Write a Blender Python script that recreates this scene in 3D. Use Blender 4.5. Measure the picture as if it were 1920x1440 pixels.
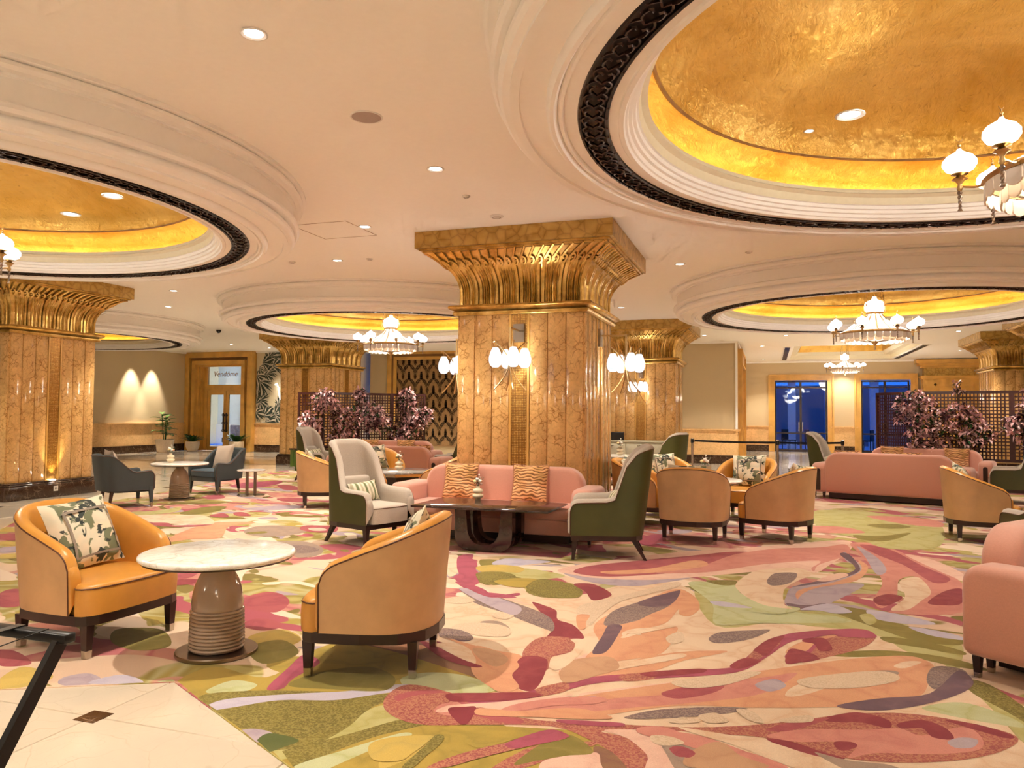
import bpy, bmesh, math, random
import numpy as np
from math import pi, sin, cos, radians
from mathutils import Vector, Matrix
from mathutils.geometry import tessellate_polygon
random.seed(7)
SC = bpy.context.scene
for o in list(bpy.data.objects): bpy.data.objects.remove(o)
COL = SC.collection
# ------------------------------------------------------------ camera
CF, CP, CY, CR, CH = 1438.9, .0397, .3227, .0074, 1.531
fwd = Vector((-sin(CY)*cos(CP), cos(CY)*cos(CP), sin(CP)))
rgt0 = Vector((cos(CY), sin(CY), 0)); up0 = rgt0.cross(fwd)
RG = cos(CR)*rgt0 + sin(CR)*up0; UP = cos(CR)*up0 - sin(CR)*rgt0
cam = bpy.data.cameras.new('camera'); camo = bpy.data.objects.new('camera', cam); COL.objects.link(camo)
cam.sensor_width = 36; cam.lens = CF/1920*36; cam.clip_start = .05; cam.clip_end = 200
M = Matrix((RG, UP, -fwd)).transposed().to_4x4(); M.translation = (0, 0, CH)
camo.matrix_world = M; SC.camera = camo
def P(px, py, z=0.0):
    "point of the room at height z that shows at pixel px,py of the 1920x1440 photograph"
    d = fwd + RG*((px-960)/CF) - UP*((py-720)/CF); t = (z-CH)/d.z
    return (d.x*t, d.y*t)
# ------------------------------------------------------------ world / exposure
W = bpy.data.worlds.new('world'); SC.world = W; W.use_nodes = True
bg = W.node_tree.nodes['Background']; bg.inputs[0].default_value = (.02, .13, .60, 1); bg.inputs[1].default_value = .8
SC.view_settings.view_transform = 'Standard'; SC.view_settings.look = 'None'
SC.view_settings.gamma = 1; SC.view_settings.use_curve_mapping = False
SC.view_settings.exposure = 1.20
SC.cycles.use_adaptive_sampling = True; SC.cycles.adaptive_threshold = .12; SC.cycles.adaptive_min_samples = 12
SC.cycles.max_bounces = 6; SC.cycles.diffuse_bounces = 5; SC.cycles.glossy_bounces = 2
SC.cycles.caustics_reflective = False; SC.cycles.caustics_refractive = False
SC.cycles.sample_clamp_indirect = 4
HC, ZR = 3.931, 3.431
CX, CYY, SX, SY = -3.106, 10.46, 9.94, 10.07      # centre column, spacing
DOMES = [(-8.075, 5.424), (1.864, 5.424), (-8.075, 15.497), (1.864, 15.497), (-18.01, 15.497)]
SPOT_W, PT_CH, PT_SC, COVE = 175, 200, 14, 3.6
def spot(loc, w=None, size=98, blend=.7, col=(1, .91, .77), rot=(0, 0, 0), rad=.03):
    l = bpy.data.lights.new('spot_or_fill_beam', 'SPOT'); l.energy = w or SPOT_W; l.spot_size = radians(size); l.spot_blend = blend
    l.color = col; l.shadow_soft_size = rad
    o = bpy.data.objects.new('spot_or_fill_beam', l); o.location = loc; o.rotation_euler = rot; COL.objects.link(o); return o
def point(loc, w, col=(1, .93, .84), rad=.12):
    l = bpy.data.lights.new('lamp_or_fill', 'POINT'); l.energy = w; l.color = col; l.shadow_soft_size = rad
    o = bpy.data.objects.new('lamp_or_fill', l); o.location = loc; COL.objects.link(o); return o
DL = [(-3.08, 4.0), (-3.08, 6.8), (-4.91, 8.67), (-6.41, 10.48), (-1.32, 12.28), (-12.9, 7.6), (-8.3, 10.3),
      (1.9, 10.4), (-3.1, 13.2), (-3.1, 16.9), (-8.0, 20.6), (1.9, 20.6), (-11.16, 12.2), (-12.98, 14.04), (-13.0, 17.0), (-11.6, 16.9), (-8.3, 19.25), (3.2, 19.0), (5.3, 16.9), (-3.1, 1.2), (-8.0, .9), (1.9, .7),  # spots near the trellises are added to brighten the blossoms
      (-18, 22.5), (-22, 12), (-18, 8.5), (6.8, 7.5), (6.8, 13.5), (5.0, 24), (-.2, 27.5), (2.6, 26.2), (-17.5, 24.0), (-13.5, 25.2), (-10.0, 25.6), (-.2, 34.2), (3.0, 34.9), (-1.8, 23.4), (-1.0, 30.5), (6.5, 31), (-10.5, 24), (0.5, 24.0)]  # some of the rear spots are added to brighten the far walls
for x, y in DL: spot((x, y, HC-.03))
for (x, y) in DOMES:       # lamps let into the gold domes
    for a in (40, 130, 220, 310): spot((x+1.6*cos(radians(a)), y+1.6*sin(radians(a)), 4.35), w=SPOT_W*.4, size=75)
# ------------------------------------------------------------ helpers
def link(ob, parent=None):
    COL.objects.link(ob)
    if parent: ob.parent = parent
    return ob
def mesh(name, V, F, mat, parent=None, smooth=0, mi=None):
    me = bpy.data.meshes.new(name); me.from_pydata([tuple(v) for v in V], [], F)
    for m in (mat if isinstance(mat, (list, tuple)) else [mat]): me.materials.append(m)
    if mi: me.polygons.foreach_set('material_index', mi)
    me.validate(); me.update()
    if smooth:
        me.polygons.foreach_set('use_smooth', [True]*len(me.polygons))
        if smooth < 180: me.set_sharp_from_angle(angle=radians(smooth))
    return link(bpy.data.objects.new(name, me), parent)
class G:
    "collects shapes that become one mesh"
    def __init__(s): s.v = []; s.f = []; s.m = []; s.mi = 0; s.T = None
    def add(s, V, F):
        b = len(s.v)
        if s.T is not None: V = [tuple(s.T @ Vector(v)) for v in V]
        s.v += [tuple(v) for v in V]; s.f += [[i+b for i in f] for f in F]; s.m += [s.mi]*len(F); return s
    def box(s, x0, x1, y0, y1, z0, z1, taper=None):
        t = taper or (0, 0)
        V = [(x0+t[0], y0+t[1], z0), (x1-t[0], y0+t[1], z0), (x1-t[0], y1-t[1], z0), (x0+t[0], y1-t[1], z0), (x0, y0, z1), (x1, y0, z1), (x1, y1, z1), (x0, y1, z1)]
        return s.add(V, [(3, 2, 1, 0), (4, 5, 6, 7), (0, 1, 5, 4), (1, 2, 6, 5), (2, 3, 7, 6), (3, 0, 4, 7)])
    def lathe(s, prof, n=24, c=(0, 0, 0), cap=False):
        k = len(prof); V = []; F = []
        for i in range(n):
            a = 2*pi*i/n
            V += [(c[0]+r*cos(a), c[1]+r*sin(a), c[2]+z) for r, z in prof]
        for i in range(n):
            j = (i+1) % n
            for q in range(k-1): F.append((i*k+q, j*k+q, j*k+q+1, i*k+q+1))
        if cap: F.append([i*k for i in range(n)][::-1]); F.append([i*k+k-1 for i in range(n)])
        return s.add(V, F)
    def tube(s, pts, r, n=6, cap=True):
        pts = [Vector(p) for p in pts]; V = []; F = []; m = len(pts)
        u = None
        for i, p in enumerate(pts):
            t = (pts[min(i+1, m-1)]-pts[max(i-1, 0)]).normalized()
            if u is None: u = t.orthogonal().normalized()
            u = (u - t*u.dot(t)); u = u.normalized() if u.length > 1e-6 else t.orthogonal().normalized()
            w = t.cross(u); rr = r[i] if isinstance(r, (list, tuple)) else r
            V += [p + (u*cos(2*pi*k/n)+w*sin(2*pi*k/n))*rr for k in range(n)]
        for i in range(m-1):
            for k in range(n):
                a = i*n+k; b = i*n+(k+1) % n
                F.append((a, b, b+n, a+n))
        if cap: F.append(list(range(n))[::-1]); F.append([(m-1)*n+k for k in range(n)])
        return s.add(V, F)
    def grid(s, fn, nu, nv, closeu=False):
        V = [fn(i/nu, j/nv) for i in range(nu if closeu else nu+1) for j in range(nv+1)]
        F = []; n = nv+1; N = nu if closeu else nu+1
        for i in range(nu):
            for j in range(nv):
                a = i*n+j; b = ((i+1) % N)*n+j
                F.append((a, b, b+1, a+1))
        return s.add(V, F)
    def prism(s, loop, h0, h1, axis='z'):
        n = len(loop)
        mp = {'z': lambda p, h: (p[0], p[1], h), 'y': lambda p, h: (p[0], h, p[1]), 'x': lambda p, h: (h, p[0], p[1])}[axis]
        V = [mp(p, h0) for p in loop]+[mp(p, h1) for p in loop]
        F = [(i, (i+1) % n, n+(i+1) % n, n+i) for i in range(n)]+[list(range(n))[::-1], [n+i for i in range(n)]]
        return s.add(V, F)
    def make(s, name, mat, parent=None, smooth=0):
        return mesh(name, s.v, s.f, mat, parent, smooth, s.m if isinstance(mat, (list, tuple)) else None)
def bevel(o, w=.01, n=2):
    m = o.modifiers.new('b', 'BEVEL'); m.width = w; m.segments = n; m.limit_method = 'ANGLE'; m.angle_limit = radians(40)
    o.data.polygons.foreach_set('use_smooth', [True]*len(o.data.polygons)); return o
def thing(name, label, cat, loc=(0, 0, 0), rz=0, group=None, rx=0, ry=0):
    o = bpy.data.objects.new(name, None); o.empty_display_size = .1; o.location = loc; o.rotation_euler = (rx, ry, rz)
    COL.objects.link(o); return tag(o, label, cat, group)
def tag(o, label=None, cat=None, group=None, kind=None):
    if label: o['label'] = label
    if cat: o['category'] = cat
    if group: o['group'] = group
    if kind: o['kind'] = kind
    return o
def dup(root, loc, rz=None, label=None, group=None, rot=None):
    r = root.copy(); COL.objects.link(r); r.location = loc
    if rot: r.rotation_euler = rot
    elif rz is not None: r.rotation_euler = (root.rotation_euler[0], root.rotation_euler[1], rz)
    if label: r['label'] = label
    if group: r['group'] = group
    for ch in list(root.children):
        c = ch.copy(); COL.objects.link(c); c.parent = r
        for g in list(ch.children):
            d = g.copy(); COL.objects.link(d); d.parent = c
    return r
# ------------------------------------------------------------ materials
MATS = {}
class NT:
    def __init__(s, name, rough=.6, metal=0, base=(.8, .8, .8), spec=None, coat=0, bump=0):
        s.m = bpy.data.materials.new(name); s.m.use_nodes = True; s.t = s.m.node_tree; s.b = s.t.nodes['Principled BSDF']
        s.b.inputs['Roughness'].default_value = rough; s.b.inputs['Metallic'].default_value = metal
        s.b.inputs['Base Color'].default_value = (*base, 1)
        if spec is not None: s.b.inputs['Specular IOR Level'].default_value = spec
        if coat: s.b.inputs['Coat Weight'].default_value = coat; s.b.inputs['Coat Roughness'].default_value = .05
        MATS[name] = s.m
    def n(s, ty, **k):
        x = s.t.nodes.new('ShaderNode'+ty)
        for a, v in k.items():
            if hasattr(x, a): setattr(x, a, v)
            else: x.inputs[a.replace('_', ' ')].default_value = v
        return x
    def l(s, a, b): s.t.links.new(a, b)
    def co(s, scale=(1, 1, 1), rot=(0, 0, 0), kind='Object'):
        c = s.n('TexCoord'); m = s.n('Mapping'); m.inputs['Scale'].default_value = scale; m.inputs['Rotation'].default_value = rot
        s.l(c.outputs[kind], m.inputs[0]); return m.outputs[0]
    def ramp(s, fac, stops, interp='LINEAR'):
        r = s.n('ValToRGB'); r.color_ramp.interpolation = interp; e = r.color_ramp.elements
        while len(e) < len(stops): e.new(.5)
        for q, (p, c) in zip(e, stops): q.position = p; q.color = (*c, 1) if len(c) == 3 else c
        s.l(fac, r.inputs[0]); return r.outputs[0]
    def mix(s, f, a, b, mode='MIX'):
        x = s.n('Mix', data_type='RGBA', blend_type=mode)
        for sock, v in ((x.inputs[0], f), (x.inputs[6], a), (x.inputs[7], b)):
            if isinstance(v, (int, float)): sock.default_value = v
            elif isinstance(v, tuple): sock.default_value = (*v, 1)
            else: s.l(v, sock)
        return x.outputs[2]
    def noise(s, co, scale, detail=3, rough=.5, dist=0):
        x = s.n('TexNoise'); x.inputs['Scale'].default_value = scale; x.inputs['Detail'].default_value = detail
        x.inputs['Roughness'].default_value = rough; x.inputs['Distortion'].default_value = dist
        if co is not None: s.l(co, x.inputs['Vector'])
        return x.outputs[0]
    def color(s, c): s.l(c, s.b.inputs['Base Color']); return s
    def bump(s, h, st=.2, d=.01):
        b = s.n('Bump'); b.inputs['Strength'].default_value = st; b.inputs['Distance'].default_value = d
        s.l(h, b.inputs['Height']); s.l(b.outputs[0], s.b.inputs['Normal']); return s
def plain(name, col, rough=.6, metal=0, var=.12, scale=20, bump=.0, **k):
    x = NT(name, rough, metal, col, **k); c = x.co(); n = x.noise(c, scale, 4)
    lo = tuple(max(0, q*(1-var)) for q in col); hi = tuple(min(1, q*(1+var)) for q in col)
    x.color(x.ramp(n, [(.3, lo), (.7, hi)]))
    if bump: x.bump(x.noise(c, scale*8, 2), bump, .003)
    return x.m
def emis(name, col, st, vary=0):
    x = NT(name); x.b.inputs['Emission Color'].default_value = (*col, 1); x.b.inputs['Emission Strength'].default_value = st
    return x.m
def fabric(name, col, var=.12, sc=300, rough=.9, sheen=.2, bump=.25):
    x = NT(name, rough, 0, col, spec=.2); c = x.co(); n1 = x.noise(c, 6, 3); n2 = x.noise(x.co((1, 1, 6)), sc/3, 2); n3 = x.noise(x.co((6, 6, 1)), sc/3, 2)
    lo = tuple(q*(1-var) for q in col); hi = tuple(min(1, q*(1+var)) for q in col)
    a = x.ramp(n2, [(.3, lo), (.7, hi)]); b = x.ramp(n3, [(.3, lo), (.7, hi)])
    x.color(x.mix(.5, a, b)); x.b.inputs['Sheen Weight'].default_value = sheen
    x.bump(n2, bump, .002); return x.m
def leather(name, col, rough=.38, coat=0):
    x = NT(name, rough, 0, col, spec=.5, coat=coat); c = x.co(); n = x.noise(c, 4, 4, .6)
    x.color(x.ramp(n, [(.3, tuple(q*.88 for q in col)), (.7, tuple(min(1, q*1.08) for q in col))]))
    v = x.n('TexVoronoi'); v.inputs['Scale'].default_value = 260; x.l(c, v.inputs['Vector'])
    h = x.mix(.6, x.noise(c, 7, 3), v.outputs['Distance']); x.bump(h, .18, .004); return x.m
def marble(name, base, vein, scale=1.6, rough=.12, vw=.035, dark=.85, mode='voro'):
    x = NT(name, rough, 0, base, spec=.5); c = x.co(); w = x.noise(c, scale*1.3, 4, .6)
    cc = x.n('TexCoord'); mp = x.n('VectorMath', operation='ADD'); sc = x.n('VectorMath', operation='SCALE')
    ns = x.n('TexNoise'); ns.inputs['Scale'].default_value = scale*2.2; ns.inputs['Detail'].default_value = 3
    x.l(cc.outputs['Object'], ns.inputs['Vector']); x.l(ns.outputs['Color'], sc.inputs[0]); sc.inputs['Scale'].default_value = .45/scale
    x.l(cc.outputs['Object'], mp.inputs[0]); x.l(sc.outputs[0], mp.inputs[1])
    v = x.n('TexVoronoi', feature='DISTANCE_TO_EDGE'); v.inputs['Scale'].default_value = scale*3.4; x.l(mp.outputs[0], v.inputs['Vector'])
    v2 = x.n('TexVoronoi', feature='DISTANCE_TO_EDGE'); v2.inputs['Scale'].default_value = scale*9; x.l(mp.outputs[0], v2.inputs['Vector'])
    m1 = x.ramp(v.outputs['Distance'], [(0, (1, 1, 1)), (vw, (.35, .35, .35)), (vw*3, (0, 0, 0))])
    m2 = x.ramp(v2.outputs['Distance'], [(0, (.62, .62, .62)), (vw*1.3, (0, 0, 0))])
    pat = x.ramp(x.noise(c, scale*2.5, 2), [(.42, (0, 0, 0)), (.6, (1, 1, 1))])
    m = x.mix(1.0, m1, m2, 'ADD'); m = x.mix(.85, m, pat, 'MULTIPLY')
    b = x.ramp(w, [(.25, tuple(q*dark for q in base)), (.5, base), (.75, tuple(min(1, q*1.12) for q in base))])
    b = x.mix(.55, b, x.ramp(x.noise(c, scale*9, 5, .75, .8), [(.32, (.72, .66, .55)), (.5, (.95, .93, .9)), (.68, (1.15, 1.15, 1.15))]), 'MULTIPLY') if vw > .015 else b
    x.color(x.mix(m, b, vein)); return x
MT = {}
MT['marble'] = marble('amber_marble', (.80, .49, .19), (.36, .15, .035), 2.6, .12, .028).m
MT['wains'] = marble('honey_marble', (.80, .52, .25), (.56, .30, .11), 2.0, .15, .018).m
MT['darkm'] = marble('brown_marble', (.050, .024, .014), (.24, .16, .10), 2.2, .16, .02).m
MT['white'] = marble('white_marble', (.90, .88, .84), (.62, .56, .48), 1.3, .14, .02, .95).m
MT['whitem'] = MT['white']
MT['greym'] = marble('grey_marble', (.32, .31, .31), (.62, .6, .58), 2.2, .08).m
MT['floor'] = marble('cream_marble', (.66, .57, .45), (.56, .46, .34), .9, .10, .008, .94).m
MT['ceil'] = plain('ceiling_paint', (.95, .92, .87), .7, var=.01)
MT['mould'] = plain('moulding_paint', (.95, .92, .88), .5, var=.01)
MT['cream'] = plain('cream_plaster', (.80, .72, .53), .5, var=.03)
MT['wallf'] = fabric('beige_wallcovering', (.60, .47, .29), .08, 120, .85, 0, .1)
MT['oak'] = plain('honey_oak', (.66, .37, .09), .38, var=.14, scale=3)
MT['oakd'] = plain('dark_oak', (.30, .15, .05), .45, var=.1, scale=3)  # darker oak for bands, joints and lettering
MT['dark'] = plain('dark_wood', (.028, .012, .009), .28, var=.3, scale=6)
MT['black'] = plain('black_metal', (.010, .010, .011), .35, .3, var=.1)
MT['brass'] = plain('brass', (.62, .43, .20), .28, 1, var=.08, scale=4)
MT['nickel'] = plain('brushed_nickel', (.55, .50, .44), .25, 1, var=.06, scale=6)
MT['bronze'] = plain('brushed_bronze', (.30, .24, .19), .28, 1, var=.1, scale=5)
MT['tan'] = leather('tan_leather', (.62, .37, .175), .42)
MT['orange'] = leather('cognac_leather', (.66, .30, .055), .30)
MT['greenl'] = leather('green_leather', (.058, .062, .012), .42)
MT['piping'] = plain('dark_piping', (.10, .03, .012), .4, var=.1)
MT['pink'] = fabric('pink_velvet', (.66, .33, .25), .08, 200, .8, .5, .15)
MT['grey'] = fabric('grey_linen', (.50, .43, .36), .22, 260, .9, .15, .3)
MT['blue'] = fabric('slate_fabric', (.070, .082, .085), .16, 260, .9, .1, .25)
MT['bluel'] = fabric('blue_leather_seat', (.075, .11, .14), .1, 100, .6, .05, .1)
MT['beigec'] = fabric('beige_cushion', (.55, .45, .36), .1, 260, .9, .2, .25)
MT['enamel'] = plain('taupe_enamel', (.36, .25, .175), .10, var=.05, scale=8, coat=.6)
MT['ceramic'] = plain('cream_ceramic', (.80, .68, .48), .25, var=.03)
MT['stone'] = plain('pot_stone', (.62, .50, .36), .7, var=.1, scale=30, bump=.2)
MT['soil'] = plain('soil', (.05, .03, .02), .9, var=.3)
MT['leaf'] = plain('leaf_green', (.05, .15, .02), .4, var=.5, scale=14)
MT['leafd'] = plain('leaf_dark_green', (.02, .07, .015), .4, var=.4, scale=14)
MT['pinkleaf'] = plain('pink_leaf', (.84, .44, .44), .5, var=.35, scale=3)
MT['pinkleafl'] = plain('pale_pink_leaf', (.92, .62, .64), .5, var=.2, scale=3)
MT['maroonleaf'] = plain('maroon_leaf', (.07, .012, .022), .5, var=.4, scale=3)
MT['lattice'] = plain('maroon_lacquer', (.055, .012, .010), .4, var=.2)
MT['greenp'] = plain('green_paint', (.075, .14, .018), .4, var=.06)
MT['desk'] = plain('desk_paint', (.50, .46, .33), .45, var=.05)
MT['screen'] = plain('black_screen', (.008, .008, .009), .2, var=.05)
MT['whitep'] = plain('white_plastic', (.75, .72, .68), .4, var=.02)
MT['speaker'] = plain('speaker_mesh', (.42, .34, .31), .7, var=.05, scale=200)
MT['glow'] = emis('lamp_glow', (1, .93, .82), 9)
MT['globe'] = emis('globe_glass_glow', (.86, .92, 1.0), 3.0)
MT['bead'] = emis('crystal_glow', (1, .92, .80), .30); 
MT['shade'] = plain('scallop_glass', (.80, .68, .55), .3, var=.03)
MT['cove'] = emis('cove_strip_glow', (1, .66, .28), COVE)
MT['neon'] = emis('neon_white', (1, .93, .85), 8)
MT['peach'] = plain('peach_rose', (.85, .42, .22), .6, var=.2, scale=40)
MT['yell'] = plain('cream_rose', (.88, .72, .34), .6, var=.15, scale=40)
MT['whitef'] = plain('white_blossom', (.85, .83, .76), .6, var=.05, scale=40)
def gold_leaf():
    x = NT('gold_leaf', .30, .80, (.9, .5, .1)); c = x.co(); n = x.noise(c, 1.0, 5, .65, .6); n2 = x.noise(x.co((2.2, 1, 2)), 6, 6, .72, 2.2)
    b = x.ramp(n, [(.3, (.74, .44, .08)), (.62, (1.0, .70, .22))]); k = x.ramp(n2, [(.25, (.42, .19, .03)), (.42, (1, 1, 1))])
    x.color(x.mix(.75, b, k, 'MULTIPLY')); x.bump(x.mix(.5, n2, x.noise(c, 5, 3)), .5, .05); return x.m
MT['goldleaf'] = gold_leaf()
def gold_carve():
    x = NT('carved_gold', .30, .75, (.6, .36, .1)); c = x.co(); n = x.noise(c, 5, 5, .65)
    x.color(x.ramp(n, [(.3, (.34, .18, .035)), (.5, (.68, .42, .11)), (.72, (.90, .64, .25))])); x.bump(x.noise(c, 40, 3), .15, .004); return x.m
MT['gold'] = gold_carve()
def pebble():
    x = NT('gold_shell_facing', .35, .45, (.6, .42, .1)); c = x.co(); v = x.n('TexVoronoi', feature='DISTANCE_TO_EDGE'); v.inputs['Scale'].default_value = 7.0; x.l(c, v.inputs['Vector'])
    e = x.ramp(v.outputs['Distance'], [(0, (.16, .07, .01)), (.05, (.44, .25, .05)), (.22, (.60, .38, .10))])
    x.color(x.mix(.5, e, x.ramp(x.noise(c, 6, 4), [(.3, (.40, .24, .05)), (.7, (.72, .50, .17))]))); x.bump(v.outputs['Distance'], .3, .02); return x.m
MT['pebble'] = pebble()
def mosaic():
    x = NT('gold_mosaic', .22, .6, (.7, .4, .1)); c = x.co((1, 1, 1)); v = x.n('TexBrick', offset=0.0, squash=1.0)
    sw = x.n('SeparateXYZ'); x.l(c, sw.inputs[0]); ad = x.n('Math', operation='ADD'); x.l(sw.outputs[0], ad.inputs[0]); x.l(sw.outputs[1], ad.inputs[1])
    cb = x.n('CombineXYZ'); x.l(ad.outputs[0], cb.inputs[0]); x.l(sw.outputs[2], cb.inputs[1]); x.l(cb.outputs[0], v.inputs['Vector'])
    for k, q in (('Scale', 1.0), ('Mortar Size', .0035), ('Brick Width', .022), ('Row Height', .022), ('Bias', 0.0)): v.inputs[k].default_value = q
    v.inputs['Color1'].default_value = (.85, .52, .14, 1); v.inputs['Color2'].default_value = (.55, .27, .05, 1); v.inputs['Mortar'].default_value = (.28, .12, .03, 1)
    x.color(v.outputs['Color']); return x.m
MT['mosaic'] = mosaic()
def filigree():
    x = NT('black_iron', .35, .7, (.02, .015, .014)); return x.m
MT['iron'] = filigree()
def floral(name='floral_fabric', g=(.18, .20, .12)):
    x = NT(name, .75, 0, (.8, .7, .55), spec=.25); c = x.co(); n = x.noise(c, 8, 3, .5, .6); n2 = x.noise(x.co((1, 1, 1), (1, 2, 3)), 10, 3, .5, .6); n3 = x.noise(x.co((1, 1, 1), (2, 0, 1)), 5, 2)
    b = x.ramp(n3, [(.35, (.82, .70, .54)), (.55, (.66, .62, .48)), (.7, (.80, .66, .48))])
    k = x.ramp(n, [(.55, (0, 0, 0)), (.57, (1, 1, 1))]); k2 = x.ramp(n2, [(.58, (0, 0, 0)), (.60, (1, 1, 1))])
    q = x.mix(k, b, g); q = x.mix(k2, q, (.045, .055, .05)); x.color(q); return x.m
MT['floral'] = floral()
MT['band'] = plain('taupe_ribbon', (.28, .23, .18), .7, var=.1, scale=60)
def wavy():
    x = NT('wave_fabric', .85, 0, (.7, .4, .2), spec=.2); c = x.co((1, 1, 1)); w = x.n('TexWave', wave_type='BANDS', bands_direction='Z', wave_profile='SIN')
    w.inputs['Scale'].default_value = 8.5; w.inputs['Distortion'].default_value = 7; w.inputs['Detail'].default_value = 0.6; w.inputs['Detail Scale'].default_value = 1.3; x.l(c, w.inputs['Vector'])
    b = x.ramp(x.noise(c, 5, 3), [(.35, (.55, .36, .15)), (.5, (.82, .50, .28)), (.65, (.90, .66, .42))])
    k = x.ramp(w.outputs['Fac'], [(.0, (.16, .09, .05)), (.32, (.60, .32, .16)), (.6, (1, .95, .8)), (1, (1, .8, .6))])
    x.color(x.mix(.85, b, k, 'MULTIPLY')); x.bump(w.outputs['Fac'], .5, .01); return x.m
MT['wavy'] = wavy()
MT['fringe'] = fabric('peach_fringe', (.72, .42, .26), .2, 300)
def lumbar():
    x = NT('stripe_leaf_fabric', .8, 0, (.7, .65, .5), spec=.2); c = x.co(); w = x.n('TexWave', bands_direction='Y'); w.inputs['Scale'].default_value = 2.6; w.inputs['Distortion'].default_value = 2; w.inputs['Detail'].default_value = 1; x.l(c, w.inputs['Vector'])
    x.color(x.ramp(w.outputs['Fac'], [(.0, (.16, .20, .09)), (.16, (.33, .30, .18)), (.24, (.74, .66, .50)), (.8, (.78, .70, .56)), (.9, (.5, .45, .3))])); return x.m
MT['lumbar'] = lumbar()
def glass(name='clear_glass', tint=(.9, .95, 1)):
    x = NT(name, .02, 0, tint); x.b.inputs['Transmission Weight'].default_value = 1; x.b.inputs['IOR'].default_value = 1.45
    t = x.t; out = t.nodes['Material Output']; tr = x.n('BsdfTransparent'); gl = x.n('BsdfGlossy'); gl.inputs['Roughness'].default_value = .02
    fr = x.n('Fresnel'); fr.inputs[0].default_value = 1.45; mx = x.n('MixShader'); x.l(fr.outputs[0], mx.inputs[0]); x.l(tr.outputs[0], mx.inputs[1]); x.l(gl.outputs[0], mx.inputs[2]); x.l(mx.outputs[0], out.inputs[0])
    tr.inputs[0].default_value = (*tint, 1); return x.m
MT['glass'] = glass()
# ============================================================ SETTING
XL, XR, YB, YF = -25.0, 9.5, -13.0, 35.6
def slab_ceiling():
    g = G(); R = 3.62
    def quad(x0, x1, y0, y1):
        g.add([(x0, y0, HC), (x1, y0, HC), (x1, y1, HC), (x0, y1, HC)], [(0, 3, 2, 1)])
    xs = [-23.06, -13.045, -3.106, 6.834]; ys = [.39, 10.46, 20.53]
    cells = {(0, 1): DOMES[4], (1, 0): DOMES[0], (2, 0): DOMES[1], (1, 1): DOMES[2], (2, 1): DOMES[3]}
    for i in range(3):
        for j in range(2):
            x0, x1, y0, y1 = xs[i], xs[i+1], ys[j], ys[j+1]
            if (i, j) not in cells: quad(x0, x1, y0, y1); continue
            cx, cy = cells[i, j]; n = 96; V = []; F = []
            for k in range(n):
                a = 2*pi*k/n; c, s = cos(a), sin(a)
                t = min(((x1-cx) if c > 0 else (x0-cx))/c if abs(c) > 1e-9 else 1e9, ((y1-cy) if s > 0 else (y0-cy))/s if abs(s) > 1e-9 else 1e9)
                V += [(cx+R*c, cy+R*s, HC), (cx+t*c, cy+t*s, HC)]
            F = [(2*k, 2*((k+1) % n), 2*((k+1) % n)+1, 2*k+1) for k in range(n)]
            g.add(V, F)
            for qx in (x0, x1):        # corner triangles left by the fan
                for qy in (y0, y1):
                    a0 = math.atan2(qy-cy, qx-cx) % (2*pi); k = int(a0/(2*pi/n))
                    b = V[2*k+1]; c2 = V[2*((k+1) % n)+1]
                    g.add([b, c2, (qx, qy, HC)], [(0, 1, 2)])
    quad(XL, XR, YB, .39); quad(XL, xs[0], .39, 20.53); quad(6.834, XR, .39, 20.53)
    tx0, tx1, ty0, ty1 = .85, 4.72, 27.9, 34.5
    quad(XL, tx0, 20.53, YF+.2); quad(tx1, XR, 20.53, YF+.2); quad(tx0, tx1, 20.53, ty0); quad(tx0, tx1, ty1, YF+.2)
    c = g.make('ceiling', MT['ceil']); tag(c, 'smooth beige painted ceiling with large round gold recesses', 'ceiling', kind='structure')
    # recessed rectangular tray by the far doors
    t = thing('ceiling_tray', 'long rectangular gold-lined ceiling tray in front of the far glass doors', 'ceiling tray', (0, 0, HC))
    m = .22
    a = G()
    for (za, zb, ia, ib) in ((0, .16, 0, 0), (.16, .16, 0, m), (.16, .30, m, m+.12)):
        for (p, q) in ((0, 1), (1, 2), (2, 3), (3, 0)):
            def cr(k, i): return [(tx0+i, ty0+i), (tx1-i, ty0+i), (tx1-i, ty1-i), (tx0+i, ty1-i)][k]
            a.add([(*cr(p, ia), za), (*cr(q, ia), za), (*cr(q, ib), zb), (*cr(p, ib), zb)], [(0, 1, 2, 3)])
    a.make('tray_moulding', MT['cream'], t)
    b = G(); i = m+.12
    b.add([(tx0+i, ty0+i, .62), (tx1-i, ty0+i, .62), (tx1-i, ty1-i, .62), (tx0+i, ty1-i, .62)], [(0, 3, 2, 1)])
    for (p, q) in ((0, 1), (1, 2), (2, 3), (3, 0)): b.add([(*cr(p, i), .28), (*cr(q, i), .28), (*cr(q, i), .62), (*cr(p, i), .62)], [(0, 1, 2, 3)])
    b.make('gold_panel', MT['goldleaf'], t)
    for (x0, x1, y0, y1) in ((tx0+i-.05, tx0+i-.02, ty0+.4, ty1-.4), (tx1-i+.02, tx1-i+.05, ty0+.4, ty1-.4)):
        G().box(x0+.02, x1+.02, y0, y1, .33, .35).make('cove_strip', MT['cove'], t)
    for x0 in (.50, 4.78):
        v = thing('air_slot', 'black slot air vent along the %s edge of the gold ceiling tray' % ('left' if x0 < 1 else 'right'), 'air vent', (x0, 0, HC), group='slot vents beside the ceiling tray')
        G().box(0, .27, 28.0, 34.4, -.02, .01).make('vent_frame', MT['mould'], v)
        s = G(); s.box(.05, .22, 28.1, 34.3, -.028, -.019); s.make('slot', MT['black'], v)
slab_ceiling()
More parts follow.
